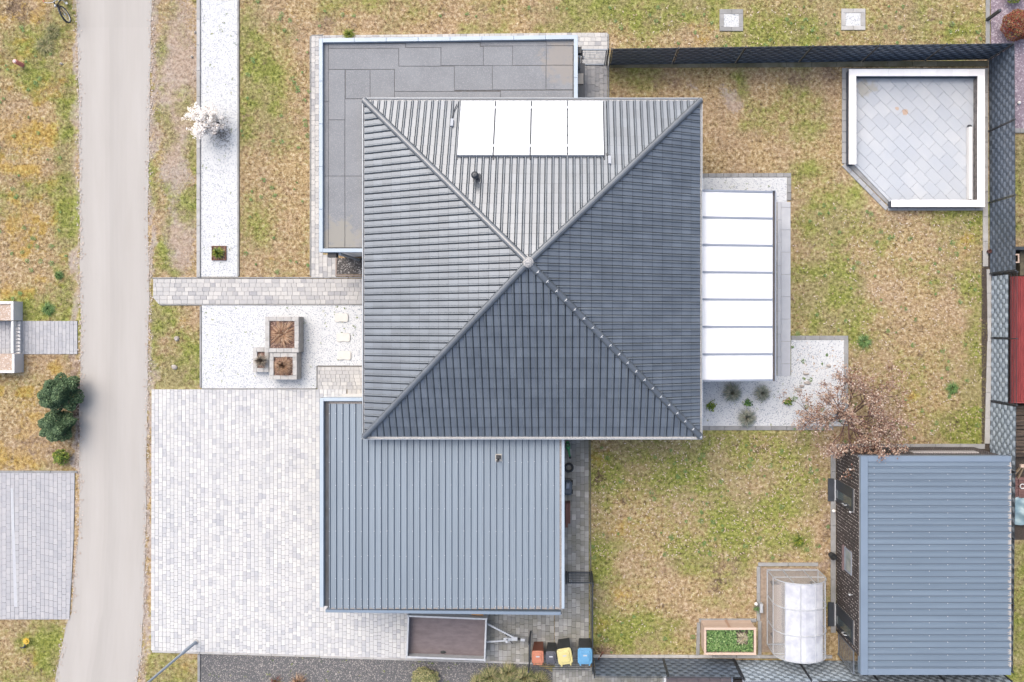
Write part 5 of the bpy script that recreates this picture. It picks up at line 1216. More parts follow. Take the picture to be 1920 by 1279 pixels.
for nm, lb, px, m in (('garden_bench', 'bare plank bench inside the greenhouse, left side', 1450, M['wood']), ('garden_bench', 'bare plank bench inside the greenhouse, right side', 1524, M['wood'])):
    c = P(px, 1138); MB2 = thing(nm, lb, 'bench', (c.x, c.y, 0)); MB().box(c.x-.16, gy0+.3, .6, c.x+.16, gy1-.4, .64).build('seat', mat('old_plank', A(190, 168, 148), None), MB2)
    for s in (gy0+.4, gy1-.5): MB().box(c.x-.14, s, 0, c.x+.14, s+.05, .6).build('leg', M['bark'], MB2)
q = rb(1320, 1177, 1418, 1228.5, .92)
bd = thing('raised_bed', 'pale wooden raised bed filled with green seedlings', 'raised bed', ((q[0]+q[2])/2, (q[1]+q[3])/2, 0), None); t = .035
for s_ in range(4):
    for r_ in range(5):
        z0, z1 = .02+r_*.172, .02+r_*.172+.168
        i_ = .03
        X0, Y0, X1, Y1 = q[0]+i_, q[1]+i_, q[2]-i_, q[3]-i_
        xm = (X0+X1)/2
        if s_ == 0:
            for xa, xb in ((X0, xm-.004), (xm+.004, X1)): MB().box(xa, Y1-t, z0, xb, Y1, z1, random.random()).build('plank', M['wood'], bd)
        elif s_ == 1:
            for xa, xb in ((X0, xm-.004), (xm+.004, X1)): MB().box(xa, Y0, z0, xb, Y0+t, z1, random.random()).build('plank', M['wood'], bd)
        elif s_ == 2: MB().box(X0, Y0+t+.002, z0, X0+t, Y1-t-.002, z1, random.random()).build('plank', M['wood'], bd)
        else: MB().box(X1-t, Y0+t+.002, z0, X1, Y1-t-.002, z1, random.random()).build('plank', M['wood'], bd)
MB().box(xm-.04, Y1+.002, .02, xm+.04, Y1+.03, .88).build('batten', mat('darker_batten', A(214, 176, 150), None), bd)
for bx in ((q[0], q[3]-.09, q[2], q[3]), (q[0], q[1], q[2], q[1]+.09), (q[0], q[1]+.093, q[0]+.09, q[3]-.093), (q[2]-.09, q[1]+.093, q[2], q[3]-.093)): MB().box(bx[0], bx[1], .885, bx[2], bx[3], .92, random.random(), .005).build('rim_board', M['wood'], bd)
MB().box(q[0]+.09, q[1]+.09, .1, q[2]-.09, q[3]-.09, .78).build('soil', M['soil'], bd)
n = 2600; pts = np.stack([q[0]+.12+rng.random(n)*(q[2]-q[0]-.24), q[1]+.12+rng.random(n)*(q[3]-q[1]-.24), .80+rng.random(n)*.1], -1)
pts = pts[~((pts[:, 0] > q[2]-.75) & (pts[:, 0] < q[2]-.3) & (pts[:, 1] > q[1]+.35) & (rng.random(n) < .9))]
tag(leaves('seedlings', M['leaf_mid'], pts, np.full(len(pts), .07), rng.random(len(pts)), .65, aspect=.65), 'dense green seedlings growing in the wooden raised bed', 'plants', kind='stuff')
tuft('dry_grass', 'straw coloured dead clump among the green seedlings', (q[2]-.5, q[3]-.45, .79), .3, .14, 160, M['grass_dry'] if False else mat('straw', None, rough=.8, tones=[A(180, 164, 130), A(214, 200, 168), A(232, 222, 196)]), droop=.6)
# ------------------------------------------------------------------ trees, shrubs, tufts
def grow(mb, base, dirs, L0, r0, depth, kids, ends, wob=.35, shrink=.62, upb=.12, n=5):
    for d in dirs:
        def rec(p, d, L_, r, dep):
            pts = [p]; rs = [r]
            dd = d.normalized()
            for s in range(3):
                dd = (dd + Vector((random.uniform(-wob, wob), random.uniform(-wob, wob), random.uniform(-wob, wob)*.6 + upb))*.45).normalized()
                pts.append(pts[-1] + dd*L_/3); rs.append(r*(1-.2*(s+1)))
            mb.tube(pts, rs, n if dep > 0 else 3, random.random(), caps=False)
            if dep == 0: ends.append(pts); return
            for k in range(kids[dep]):
                t = random.uniform(.35, 1.0); q = pts[0].lerp(pts[-1], t) if t < .99 else pts[-1]
                i = min(2, int(t*3)); q = pts[i].lerp(pts[i+1], t*3-i)
                side = Vector((random.gauss(0, 1), random.gauss(0, 1), random.gauss(0, .5)))
                rec(q, (dd*.8 + side.normalized()*.75), L_*shrink*random.uniform(.75, 1.2), r*.5, dep-1)
        rec(Vector(base), Vector(d), L0*random.uniform(.8, 1.15), r0, depth)
random.seed(23)
tb = P(1566, 772, 0); rt = thing('tree', 'reddish almost bare tree leaning over the corner of the shed roof', 'tree', (tb.x, tb.y, 0))
MB().tube([tb, tb + Vector((.05, -.03, .5)), tb + Vector((.12, -.12, 1.05))], [.1, .085, .075], 10).build('trunk', M['bark'], rt)
tips = []; br = MB(); ds = []
for i in range(11):
    a = 2*math.pi*i/11 + random.uniform(-.2, .2); e = random.uniform(.25, .95); ds.append((math.cos(a), math.sin(a)*.8 - .1, e))
ds += [(.75, -.75, .55), (.9, -.45, .5), (.3, -.9, .6), (-.7, .5, .6), (.1, .1, 1)]
grow(br, tb + Vector((.12, -.12, 1.0)), ds, 1.36, .035, 3, {3: 4, 2: 4, 1: 4}, tips, upb=.06)
br.build('branches', M['twig'], rt)
lp = []
for pts in tips:
    for _ in range(10):
        t = random.random()*3; i = min(2, int(t)); q = pts[i].lerp(pts[i+1], t-i); lp.append((q.x+random.gauss(0, .05), q.y+random.gauss(0, .05), q.z+random.gauss(0, .04)))
lp = np.array(lp)
if len(lp) > 40000: lp = lp[rng.choice(len(lp), 40000, False)]
leaves('crown', M['leaf_tan'], lp, np.full(len(lp), .066), np.clip(rng.normal(.48, .28, len(lp)), 0, 1), .45, rt, (tb.x, tb.y, 2.0), aspect=.55)
# white flowering shrub
wb = P(414, 237, 0); ws = thing('flowering_shrub', 'shrub covered in white blossom leaning over the long gravel bed', 'shrub', (wb.x, wb.y, 0))
tips = []; br = MB(); ds = [(random.uniform(-.6, .35), random.uniform(-.3, .25), 1) for _ in range(20)]
grow(br, wb + Vector((0, 0, .02)), ds, .85, .018, 2, {2: 3, 1: 3}, tips, upb=.12, shrink=.62)
br.build('branches', M['bark'], ws)
lp = []
for pts in tips:
    for _ in range(70):
        t = random.random()*3; i = min(2, int(t)); q = pts[i].lerp(pts[i+1], t-i); s_ = .05*(1.3 - t/3.5); lp.append((q.x+random.gauss(0, s_), q.y+random.gauss(0, s_), q.z+random.gauss(0, s_)))
leaves('blossom', M['blossom'], lp, np.full(len(lp), .034), np.clip(rng.normal(.6, .3, len(lp)), 0, 1), .4, ws, (wb.x, wb.y, 1.2), aspect=.9)
dn = 520; dx = rng.normal(0, .33, dn); dy = rng.normal(0, .3, dn) - .25
tag(leaves('shrub_litter', M['debris'], np.stack([wb.x+.05+dx*.8, wb.y+dy, np.full(dn, .045)], -1)[np.abs(dx*.8+.05) < .42], np.full(int((np.abs(dx*.8+.05) < .42).sum()), .05), rng.random(int((np.abs(dx*.8+.05) < .42).sum())), .85, aspect=.35), 'dark dropped twigs and petals under the white shrub', 'litter', kind='stuff')
gl = []
for rc_, n in (((380,0,445,515), 45), ((382,575,590,725), 40), ((600,575,675,682), 22), ((1320,340,1470,358), 8), ((1320,716,1575,796), 30), ((380,1235,980,1279), 40)):
    for _ in range(n):
        q = P(random.uniform(rc_[0], rc_[2]), random.uniform(rc_[1], rc_[3]), .045)
        for _ in range(random.randint(2, 6)): gl.append((q.x+random.gauss(0, .025), q.y+random.gauss(0, .025), q.z))
tag(leaves('gravel_weeds', M['leaf_lime'], gl, np.full(len(gl), .045), rng.random(len(gl)), .8), 'tiny weeds sprouting in the gravel beds', 'weeds', kind='stuff')
def bush(label, px, py, rad, hgt, n, m, size, name='bush', cat='bush', group=None, zc=None, lump=.28, flat=1.0):
    c0 = P(px, py, 0) ; zc = hgt*.5 if zc is None else zc
    g0 = P(px, py, hgt*.62); c = Vector((g0.x, g0.y, 0)); rt = thing(name, label, cat, (c.x, c.y, 0), group)
    br = MB()
    for i in range(10):
        a = 6.283*i/10; br.tube([c, c + Vector((math.cos(a)*rad*.4, math.sin(a)*rad*.4, hgt*.4)), c + Vector((math.cos(a)*rad*.75, math.sin(a)*rad*.75, hgt*.75))], [.02, .015, .008], 4)
    br.build('branches', M['bark'], rt)
    d = rng.normal(0, 1, (n, 3)); d /= np.linalg.norm(d, axis=1)[:, None]; d[:, 2] = np.where(d[:, 2] < -.45, -d[:, 2], d[:, 2])
    k = 7; cd = rng.normal(0, 1, (26, 3)); cd /= np.linalg.norm(cd, axis=1)[:, None]
    dots = d @ cd.T; bumpv = np.max(np.exp((dots-1)*14), axis=1)
    rr = (1 - lump + lump*bumpv) * (1 - .16*rng.random(n)**2 - .25*(rng.random(n) < .2))
    pts = np.stack([c.x + d[:, 0]*rad*rr, c.y + d[:, 1]*rad*rr*flat, np.maximum(.05, hgt*.5 + d[:, 2]*hgt*.52*rr)], -1)
    leaves('foliage', m, pts, np.full(n, size), np.clip(rng.normal(.45, .25, n) + (bumpv-.5)*.25, 0, 1), .4, rt, (c.x, c.y, hgt*.5), aspect=.5); return rt
bush('large dark green bush at the lane edge, upper of the pair', 109, 737, .82, 1.5, 11000, M['leaf_dark'], .075, lump=.42, flat=1.02)
bush('dark green bush at the lane edge, lower of the pair', 105, 800, .74, 1.25, 9000, M['leaf_dark'], .075, lump=.42, flat=.84)
bush('red and cream leaved bush on the purple slate chips', 1912, 45, .62, 1.1, 5200, M['leaf_red'], .06, lump=.15)
bush('yellow green bush cut off by the top edge on the slate chips', 1906, -14, .38, .8, 1400, M['leaf_lime'], .06)
bush('low olive shrub on the verge below the dark bushes', 112, 858, .34, .5, 900, M['leaf_lime'], .07, lump=.4)
bush('yellow green shrub among the grey gravel below the trailer', 797, 1272, .58, .5, 2400, M['grass_pale'], .07, lump=.3, flat=.75)
tuft('ornamental_grass', 'blue grey grass tuft, largest of the three in white gravel', P(1371, 735.5), .42, .5, 700, M['grass_blue'], 'grass tufts in the white gravel bed', droop=.4)
tuft('ornamental_grass', 'blue grey grass tuft in white gravel nearest the terrace corner', P(1427, 737), .36, .42, 520, M['grass_blue'], 'grass tufts in the white gravel bed', droop=.4)
tuft('ornamental_grass', 'blue grey grass tuft in white gravel nearest the lower kerb', P(1399, 783), .4, .48, 600, M['grass_blue'], 'grass tufts in the white gravel bed', droop=.4)
for px, py, r_, lb in ((1334, 762, .19, 'small glossy green plant in white gravel nearest the house'), (1401.5, 756, .16, 'small green plant between the three grass tufts'), (1477, 753, .17, 'small yellow green plant at the edge of the reddish tree')):
    c = P(px, py, .1); rt = thing('small_plant', lb, 'plant', (c.x, c.y, .03)); n = 90; pts = np.stack([c.x + rng.normal(0, r_*.42, n), c.y + rng.normal(0, r_*.42, n), .06+.14*rng.random(n)], -1)
    MB().tube([(c.x, c.y, .03), (c.x, c.y, .15)], .015, 5).build('stem', M['bark'], rt)
    leaves('foliage', M['leaf_lime'] if r_ != .16 else M['leaf_mid'], pts, np.full(n, .09), rng.random(n)*.7, .5, rt, aspect=.6)
for i, (px, py, r_) in enumerate(((920, 1266, .5), (955, 1258, .45), (985, 1268, .5), (1012, 1274, .45), (945, 1280, .5), (897, 1276, .35))):
    tuft('ornamental_grass', ['pale green arching grass in the grey gravel, leftmost large clump', 'pale green grass clump in the grey gravel nearest the trailer', 'pale green grass clump left of the mesh fence end', 'pale green grass clump under the low mesh fence', 'pale green grass clump at the bottom edge of the gravel', 'small pale grass clump right of the yellow green shrub'][i],
         P(px, py), r_, .38, 420, M['grass_pale'], 'pale grasses in the grey gravel', droop=.5, wid=.014)
tuft('dry_grass', 'small dry tan grass clump alone in the grey gravel', P(562, 1277), .4, .3, 160, M['grass_dry'], droop=.6)
tuft('dry_grass', 'sparse reddish dry plant at the bottom of the grey gravel', P(520, 1276), .3, .25, 60, M['leaf_red'], droop=.6)
for px, py, r_, lb in ((112, 516, .2, 'round dark green grass tuft in the left verge'), (85, 85, .5, 'long green grass clump near the top of the left verge'), (100, 60, .4, 'green grass clump beside the bicycle wheel'), (92, 580, .32, 'green grass tuft above the paved path across the lane'), (1496, 1014, .3, 'bright green grass tuft in the lawn near the shed'), (655, 66, .3, 'yellow green grass tuft overhanging the paved strip'), (1620, 640, .34, 'green grass tuft beyond the white gravel corner'), (1785, 728, .3, 'green grass tuft near the right fence')):
    tuft('grass_tuft', lb, P(px, py), r_, .16, 260, M['leaf_lime'] if 'yellow' in lb or 'bright' in lb else (M['grass_pale'] if 'long' in lb or 'bicycle' in lb else M['leaf_mid']), 'taller grass tufts in the lawns', droop=.6, wid=.008)

# ------------------------------------------------------------------ lamp post, bicycle and small things
lb0 = P(368, 1203, 0); lpst = thing('street_lamp', 'pale grey street lamp post standing at the driveway corner', 'street lamp', tuple(lb0))
MB().tube([lb0, lb0+Vector((0, 0, 1.1)), lb0+Vector((0, 0, 1.12)), lb0+Vector((0, 0, 5.2))], [.065, .065, .05, .038], 14).build('pole', mat('lamp_post_metal', A(186, 200, 214), None, rough=.4), lpst)
lm_ = MB(); lm_.box(lb0.x-.75, lb0.y-.12, 5.15, lb0.x+.1, lb0.y+.12, 5.25, ch=.03); lm_.build('lamp_head', M['beam'], lpst)
MB().lathe([(.11, 0), (.11, .05), (.07, .07)], lb0.x, lb0.y, 14).build('base_collar', M['concrete'], lpst)
def bicycle():
    f = P(122, 27.5, .33); ang = math.atan2(-(40-14), (126-117)*1.0); rear = P(105, -22, .33)
    d = (Vector((f.x, f.y, 0)) - Vector((rear.x, rear.y, 0))).normalized(); wb_ = 1.05; X = Matrix.Translation((f.x, f.y, 0)) @ Matrix.Rotation(math.atan2(d.y, d.x), 4, 'Z')
    rt = thing('bicycle', 'dark bicycle parked on the verge at the top edge of the photograph', 'bicycle', (f.x, f.y, 0))
    for x, nm in ((0, 'wheel'), (-wb_, 'wheel')):
        a = random.uniform(-.05, .05); w_ = MB(X).torus((x, 0, .34), .315, .024, axis=(0, 1, 0), n=32, m=6).build('wheel', M['rubber'], rt)
        r_ = MB(X).torus((x, 0, .34), .285, .012, axis=(0, 1, 0), n=32, m=5)
        for k in range(12): t = 2*math.pi*k/12; r_.bar((x, 0, .34), (x+.28*math.cos(t), 0, .34+.28*math.sin(t)), .004, .004)
        r_.tube([(x, -.04, .34), (x, .04, .34)], .02, 8); r_.build('rim', M['silver'], w_)
        MB(X).tube([(x+.375*math.cos(t), 0, .34+.375*math.sin(t)) for t in np.linspace(.2, 2.6, 12)], .026, 6).build('mudguard', M['anthra'], rt)
    fr = MB(X); hd = (-.24, 0, .82)
    fr.tube([(0, .05, .34), (-.16, .05, .66)], .014, 6); fr.tube([(0, -.05, .34), (-.16, -.05, .66)], .014, 6); fr.tube([(-.15, 0, .64), (-.26, 0, .92)], .02, 8)
    fr.tube([(-.2, 0, .74), (-.62, 0, .3)], .022, 8); fr.tube([(-.24, 0, .84), (-.75, 0, .72)], .02, 8); fr.tube([(-.62, 0, .3), (-.8, 0, .82)], .018, 8)
    for s in (-1, 1): fr.tube([(-.62, 0, .3), (-1.05, s*.06, .34)], .01, 6); fr.tube([(-.75, 0, .7), (-1.05, s*.06, .34)], .01, 6)
    fr.build('frame', M['black'], rt)
    hb = MB(X).tube([(-.34, .3, .98), (-.26, .18, 1.0), (-.24, 0, .96), (-.26, -.18, 1.0), (-.34, -.3, .98)], .013, 6).build('handlebar', M['silver'], rt)
    for s in (-1, 1): MB(X).tube([(-.44, s*.32, .97), (-.33, s*.29, .985)], .02, 8).build('grip', mat('pale_grip' if s > 0 else 'red_grip', A(206, 216, 222) if s > 0 else A(206, 120, 100), None), hb)
    MB(X).prism([(-.98, -.09), (-.98, .09), (-.86, .06), (-.72, .02), (-.72, -.02), (-.86, -.06)], .88, .94, .015).build('saddle', M['black'], rt)
    MB(X).tube([(-.82, 0, .8), (-.85, 0, .89)], .014, 6).build('seat_post', M['silver'], rt)
    hl = MB(X).tube([(-.18, 0, .86), (-.1, 0, .87)], .035, 10).build('headlight', M['alu'], rt)
    cr = MB(X).tube([(-.62, -.07, .3), (-.62, .07, .3)], .03, 10); cr.bar((-.62, .08, .3), (-.5, .08, .18), .02, .02); cr.bar((-.62, -.08, .3), (-.74, -.08, .42), .02, .02); cr.box(-.54, .09, .165, -.45, .17, .19); cr.box(-.79, -.17, .41, -.7, -.09, .435); cr.build('crank', M['silver'], rt)
bicycle()
c = P(42, 122, 0); mp = thing('marker_post', 'short faded red marker post in the left verge', 'post', (c.x, c.y, 0))
MB().tube([c, c+Vector((-.02, .015, .42))], .085, 14).build('post', M['red'], mp); MB().lathe([(.06, .415), (.075, .43), (.06, .45), (0, .45)], c.x-.02, c.y+.015, 12).build('cap', mat('pale_cap', A(240, 214, 210), None), mp)
c = P(1850, 38, 0); sp2 = tag(MB().box(c.x-.05, c.y-.05, 0, c.x+.05, c.y+.05, 1.0, ch=.01).build('garden_post', M['anthra'], org=(c.x, c.y, 0)), 'single dark post at the edge of the purple slate chips', 'post')
c = P(52, 1206, 0); yf = thing('daffodil', 'single yellow flower on a dark bent stalk in the lower left verge', 'flower', (c.x, c.y, 0))
MB().tube([c + Vector((-.3, -.18, .02)), c + Vector((-.1, -.14, .06)), c + Vector((.04, .06, .16))], [.02, .03, .03], 6).build('stalk', mat('dark_stalk', A(46, 60, 74), None), yf)
pm = MB(); fc = c + Vector((.08, .16, .2))
for i in range(8): a = 6.283*i/8; v = Vector((math.cos(a), math.sin(a), .15)); s_ = Vector((-math.sin(a), math.cos(a), 0)); pm.add([fc, fc+v*.09+s_*.05, fc+v*.15, fc+v*.09-s_*.05], [(0,1,2,3)], random.random())
pm.lathe([(.05, fc.z), (.06, fc.z+.05), (.04, fc.z+.06), (0, fc.z+.04)], fc.x, fc.y, 10); pm.build('petals', M['yellow'], yf)
def ball(name, label, px, py, r, m, cat, z=.03):
    c = P(px, py, z+r); n = 8; pr_ = [(r*math.sin(math.pi*i/n), z+r-r*math.cos(math.pi*i/n)) for i in range(n+1)]; pr_[0] = (.001, z); pr_[-1] = (0, z+2*r)
    return tag(MB().lathe(pr_, c.x, c.y, 16).build(name, m, smooth=True), label, cat)
ball('garden_light', 'white ball garden light on the purple slate chips', 1911, 193, .065, M['white'], 'light')
ball('garden_light', 'white ball on the kerb between the two shed doors', 1563.5, 958, .075, M['white'], 'light', .05)
c = P(1416, 1133, 0); pt_ = thing('flower_pot', 'small pot with a white ball beside the greenhouse corner', 'pot', (c.x, c.y, 0))
MB().lathe([(.07, .03), (.1, .2), (.1, .22), (.08, .22), (.07, .17), (0, .17)], c.x, c.y-.1, 14).build('pot', M['kerb_old'], pt_); n = 50
leaves('foliage', M['leaf_mid'], np.stack([c.x+rng.normal(0, .06, n), c.y-.1+rng.normal(0, .06, n), .2+.08*rng.random(n)], -1), np.full(n, .06), rng.random(n), .5, pt_)
MB().lathe([(.01, .05), (.05, .08), (.07, .14), (.05, .2), (0, .21)], c.x, c.y+.06, 12).build('ball', M['white'], pt_)
c = P(1425, 1137, 0); tag(MB().box(c.x-.06, c.y-.17, 0, c.x+.06, c.y+.17, .3, ch=.03).build('water_can', mat('pale_grey_plastic', A(204, 208, 214), None)), 'pale grey watering container beside the greenhouse door side', 'container')
c = P(1850.5, 472, 0); tag(MB().lathe([(.05, .06), (.08, .2), (.08, .22), (.06, .22), (.05, .15), (0, .15)], c.x, c.y, 14).build('flower_pot', mat('brown_pot', A(104, 62, 56), None)), 'tiny reddish brown pot at the foot of the right fence', 'pot')
for i, (px, py, w_, h_, lb) in enumerate(((1511, 701, .26, .12, 'flat grey stone in the white gravel, topmost of the row'), (1513, 718, .3, .16, 'rounded pale stone just above the reddish tree'), (1503, 724, .22, .14, 'pale stone between the row of stones and the tree'), (1496, 731, .28, .2, 'angular pale stone with a brown face near the tree edge'), (1553, 686, .2, .16, 'cream stone alone in the white gravel near the kerb'), (332, 635, .22, .2, 'pinkish stone in the small front verge, upper one'), (328, 688, .24, .2, 'pinkish stone in the small front verge, lower one'), (361, 107, .09, .1, 'small white stone in the sandy verge beside the kerb'), (367, 61, .1, .1, 'cream stone against the kerb near the top'), (116, 120, .12, .1, 'white stone lying alone in the left verge grass'))):
    c = P(px, py, 0); pts = []; n = 9; a0 = random.random()
    for k in range(n): a = a0+2*math.pi*k/n; r = random.uniform(.75, 1.1); pts.append((c.x+math.cos(a)*w_*.5*r, c.y+math.sin(a)*h_*.5*r))
    tag(MB().prism(pts, 0, .09, .03).build('stone', mat('pale_field_stone', A(214, 206, 196), A(180, 170, 162), 8, .9, bump=.4) if i == 0 else bpy.data.materials['pale_field_stone']), lb, 'stone')
# things leaning in the passage beside the garage
c = P(1065, 836, .1); lbw = thing('leaf_blower', 'bright green leaf blower lying beside the garage wall', 'garden tool', (c.x, c.y, .05)); X = Matrix.Translation((c.x, c.y, .05)) @ Matrix.Rotation(R(6), 4, 'Z')
MB(X).prism([(-.09, .0), (-.07, -.1), (0, -.16), (.07, -.1), (.09, .0), (.07, .14), (0, .2), (-.07, .14)], 0, .2, .04).build('body', M['green_tool'], lbw)
MB(X).torus((0, .06, .2), .06, .02, n=14, m=6).build('handle', M['black'], lbw); MB(X).tube([(0, -.12, .1), (.03, -.42, .1)], [.045, .03], 10).build('nozzle_tube', M['green_tool'], lbw); MB(X).tube([(.03, -.42, .1), (.04, -.5, .1)], [.05, .04], 10).build('nozzle', M['black'], lbw)
c = P(1066.5, 877, .1); tag(MB().torus((c.x, c.y, .1), .15, .045, n=28, m=8).build('tyre', M['rubber'], smooth=True), 'black rubber tyre lying flat beside the garage', 'tyre')
c = P(1064.5, 916, .3); lm2 = thing('lawn_mower', 'grey lawn mower standing against the garage side', 'lawn mower', (c.x, c.y, .04)); X = Matrix.Translation((c.x, c.y, .04))
MB(X).prism([(-.14, -.24), (.1, -.26), (.16, -.2), (.17, .2), (.1, .32), (-.08, .32), (-.14, .2)], .1, .34, .06).build('body', mat('grey_mower_shell', A(108, 120, 132), A(92, 102, 114), 4, .5), lm2)
MB(X).prism([(-.08, .02), (.06, .02), (.07, .24), (-.06, .26)], .34, .46, .04).build('motor_cover', M['beam'], lm2)
for sx in (-.15, .17):
    for sy in (-.16, .2): MB(X).tube([(sx-.03, sy, .09), (sx+.03, sy, .09)], .09, 12).build('wheel', M['rubber'], lm2)
MB(X).tube([(-.1, .3, .3), (-.1, .5, .8), (.1, .5, .8), (.1, .3, .3)], .014, 6).build('handle', M['black'], lm2)
for i, (px, lb) in enumerate(((1062.5, 'brown plank standing nearest the garage wall'), (1067, 'reddish brown plank leaning outermost beside the garage'))):
    a, b = P(px, 988 - 6*i, .5), P(px, 944, .5); tag(MB().box(a.x-.05, a.y, .04, a.x+.05, b.y, .62 - .12*i, ch=.01).build('plank', mat('brown_plank', A(140, 96, 84), A(112, 74, 66), 5, .85, stretch=(4, .6, 1)) if i == 0 else bpy.data.materials['brown_plank']), lb, 'plank')
c0, c1_ = P(1122, 1240, .3), P(1130, 1217, .6); rs = thing('rusty_rod', 'rusty steel rod with a white knob leaning at the fence corner', 'rod', (c0.x, c0.y, 0))
MB().tube([(c0.x-.03, c0.y-.1, .02), (c1_.x, c1_.y, .9)], .03, 6).build('rod', M['rust'], rs); MB().lathe([(.01, .4), (.045, .44), (.01, .48), (0, .48)], (c0.x+c1_.x)/2-.02, (c0.y+c1_.y)/2-.06, 10).build('knob', M['white'], rs)

# ------------------------------------------------------------------ neighbours on the left and right
def wall_planter(label, x0, y0, x1, y1, h, rims):
    q = rb(x0, y0, x1, y1, h); rt = thing('wall_planter', label, 'planter', ((q[0]+q[2])/2, (q[1]+q[3])/2, 0), 'white walled planters across the lane'); t = .1
    if 'n' in rims: MB().box(q[0], q[3]-t, 0, q[2]-t-.002, q[3], h, ch=.006).build('rim', M['whitewall'], rt)
    if 's' in rims: MB().box(q[0], q[1], 0, q[2]-t-.002, q[1]+t, h, ch=.006).build('rim', M['whitewall'], rt)
    MB().box(q[2]-t, q[1], 0, q[2], q[3], h, ch=.006).build('rim', M['whitewall'], rt)
    tag(MB().box(q[0], q[1]+(t+.002 if 's' in rims else 0), 0, q[2]-t-.002, q[3]-(t+.002 if 'n' in rims else 0), h-.06).build('pebble_fill', M['gravel_b'], rt), kind='stuff')
wall_planter('white walled planter of beige pebbles above the path across the lane', -180, 565, 25, 601, .55, 'n')
wall_planter('white walled planter of beige pebbles below the path across the lane', -180, 664, 27, 699.5, .55, 's')
a, b = P(24, 602, .55), P(25.5, 663, .55)
gr_ = thing('garden_gate', 'white low gate between the two white walled planters', 'gate', (a.x, (a.y+b.y)/2, 0)); MB().box(a.x-.06, b.y+.01, .42, a.x+.03, a.y-.01, .56, ch=.008).build('top_rail', M['whitewall'], gr_); MB().box(a.x-.05, b.y+.01, .08, a.x+.02, a.y-.01, .16).build('bottom_rail', M['whitewall'], gr_)
for i in range(9): y = b.y + .08 + (a.y-b.y-.16)*i/8; MB().box(a.x-.03, y-.02, .16, a.x, y+.02, .42).build('picket', M['whitewall'], gr_)
q = rb(1895, 518, 2010, 754, .9); rr2 = thing('red_shelter', 'low lean-to with a faded red corrugated roof behind the right fence', 'shelter', ((q[0]+q[2])/2, (q[1]+q[3])/2, 0))
MB().box(q[0]+.1, q[1]+.1, 0, q[2]-.1, q[3]-.1, .7).build('wall', mat('dark_timber', A(92, 72, 62), A(70, 54, 48), 6, .9), rr2)
cm = MB(); n_ = 26; pw2 = (q[2]-q[0])/n_
for i in range(n_):
    x = q[0]+i*pw2; pts = [(x + pw2*k/4, .86 + (.028*math.sin(2*math.pi*k/4))) for k in range(5)]
    v = [(p[0], q[1], p[1]) for p in pts] + [(p[0], q[3], p[1]) for p in pts]; cm.add(v, [(j, j+1, 5+j+1, 5+j) for j in range(4)])
cm.build('roof', M['red_metal'], rr2); MB().box(q[0]-.02, q[1]-.04, .78, q[2], q[1]-.002, .9).build('fascia', M['red_metal'], rr2)
q = rb(1894, 463, 1990, 516, .9)
ds_ = thing('junk_shelter', 'dark covered shelter above the red roof behind the fence', 'shelter', ((q[0]+q[2])/2, (q[1]+q[3])/2, 0)); MB().box(q[0], q[3]-.12, 0, q[2], q[3], 1.0).build('wall', M['anthra'], ds_); MB().box(q[0]+.55, q[1], 0, q[2], q[3]-.125, .6).build('cover', mat('mouldy_cover', A(120, 112, 90), A(84, 76, 62), 5, .9), ds_)
wf = thing('wooden_frame', 'small pale wooden frame leaning behind the right fence', 'frame', tuple(P(1905, 482, .8))); fm_ = MB(); q = rb(1901, 476, 1912, 493, .9)
fm_.box(q[0], q[1], .82, q[0]+.05, q[3], .88); fm_.box(q[2]-.05, q[1], .82, q[2], q[3], .88); fm_.box(q[0]+.052, q[1], .82, q[2]-.052, q[1]+.05, .88); fm_.box(q[0]+.052, q[3]-.05, .82, q[2]-.052, q[3], .88); fm_.build('frame', M['wood'], wf)
for s in (0, 1): MB().box((q[0], q[2]-.04)[s], q[1]+.02, .06, (q[0]+.04, q[2])[s], q[1]+.06, .82).build('leg', M['wood'], wf)
lg = thing('log_pile', 'pile of old dark split logs behind the right fence', 'log pile', tuple(P(1925, 800, 0)))
for r_ in range(14):
    a = P(1898, 764 + r_*6.6, .5)
    for s in range(2):
        x = a.x + s*1.0 + random.uniform(-.05, .05); MB().tube([(x, a.y+random.uniform(-.03, .03), .3 + .08*random.random()), (x+.95, a.y+random.uniform(-.03, .03), .3+.08*random.random())], random.uniform(.06, .085), 7, random.random()).build('log', M['logs'], lg)
MB().box(P(1896, 0, .2).x, P(0, 856, .2).y, .02, P(1960, 0, .2).x, P(0, 760, .2).y, .24).build('log_base', M['logs'], lg)
c = P(1909, 888, .5); th = thing('trestle', 'pale wooden trestle standing behind the right fence', 'trestle', (c.x, c.y, 0)); tm_ = MB().box(c.x-.12, c.y+.3, .78, c.x+.12, c.y+.42, .9).build('top', M['wood'], th)
for s in (-.12, .14): MB().bar((c.x+s*.3, c.y+.34, .8), (c.x+s*1.3, c.y-.4, .05), .06, .06).build('leg', mat('trestle_wood', A(222, 190, 150), None), th)
bp_ = thing('brick_pile', 'stack of reddish brown bricks behind the shed', 'brick pile', tuple(P(1920, 920, 0)))
for ix in range(4):
    for iy in range(7):
        for iz in range(3):
            a = P(1900, 934, .3); MB().box(a.x+ix*.24, a.y+iy*.115, iz*.075+.03, a.x+ix*.24+.22, a.y+iy*.115+.105, iz*.075+.1, random.random(), .004).build('brick', M['pilebrick'] if 'pilebrick' in M else M.setdefault('pilebrick', mat('reddish_brick', A(150, 112, 106), A(118, 84, 80), 5, .9, tvar=.15)), bp_)
tc = P(1925, 956, .3); tgm = MB(); n_ = 18
v = []
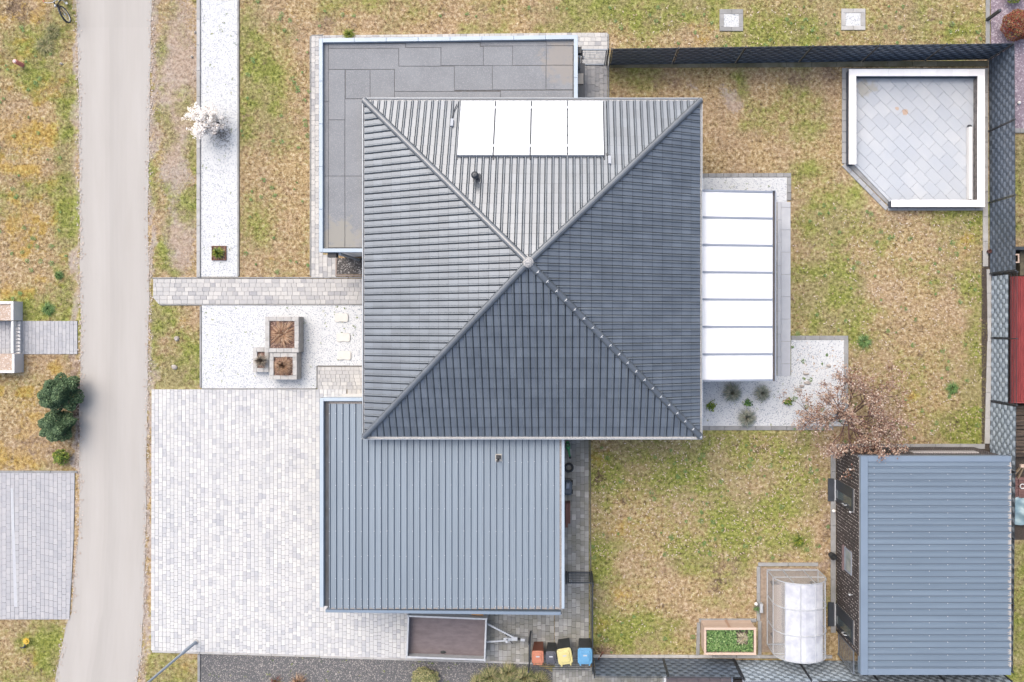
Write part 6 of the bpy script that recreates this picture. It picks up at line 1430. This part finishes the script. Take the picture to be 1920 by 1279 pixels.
for j in range(n_+1):
    for i in range(n_+1):
        u_, w2 = i/n_*2-1, j/n_*2-1; r2 = max(0, 1-(u_**2+w2**2)*.5); v.append((tc.x+u_*.75*(1+.1*math.sin(5*w2)), tc.y+w2*.62, .04 + .34*r2*(.8+.35*math.sin(7*u_+3*w2)*math.sin(5*w2-2*u_))))
tag(tgm.add(v, [(j*(n_+1)+i, j*(n_+1)+i+1, (j+1)*(n_+1)+i+1, (j+1)*(n_+1)+i) for j in range(n_) for i in range(n_)]).build('tarpaulin', M['tarp'], smooth=True), 'crumpled pale blue tarpaulin behind the shed', 'tarpaulin')
c = P(1917, 912, .3); tag(MB().torus((c.x, c.y, .3), .09, .02, n=18, m=6).build('hose_ring', M['white'], smooth=True), 'small white ring lying on the stack of bricks', 'ring')
q = rb(1249, 1269, 1371, 1330, .5); pb = thing('planked_platform', 'low brown planked platform with a white edge below the fence', 'platform', ((q[0]+q[2])/2, (q[1]+q[3])/2, 0))
for i in range(6): w2 = (q[2]-q[0])/6; MB().box(q[0]+i*w2+.005, q[1], .42, q[0]+(i+1)*w2-.005, q[3], .5, random.random()).build('plank', M['ply'], pb)
MB().box(q[0]-.09, q[1], .0, q[0]-.003, q[3]+.03, .54).build('edge_rail', M['white'], pb); MB().box(q[2]+.003, q[1], 0, q[2]+.06, q[3]+.03, .54).build('edge_rail', M['beam'], pb); MB().box(q[0], q[1]+.02, 0, q[2], q[3]-.02, .415).build('base', M['bark'], pb)
q = rb(1378, 1274, 1850, 1360, .6); jk = thing('neighbour_terrace', 'dark neighbouring terrace edge with a pale rail under the lower fence', 'terrace', ((q[0]+q[2])/2, (q[1]+q[3])/2, 0)); MB().box(q[0], q[1], 0, q[2], q[3]-.15, .3).build('deck', mat('dark_deck', A(96, 78, 72), A(58, 54, 56), 2, .9), jk); MB().box(q[0]+.3, q[3]-.1, .5, q[2]-6.5, q[3]-.04, .58).build('rail', M['alu'], jk)
for i in range(3): MB().box(q[0]+.4+i*1.1, q[3]-.1, 0, q[0]+.46+i*1.1, q[3]-.04, .5).build('post', M['anthra'], jk)
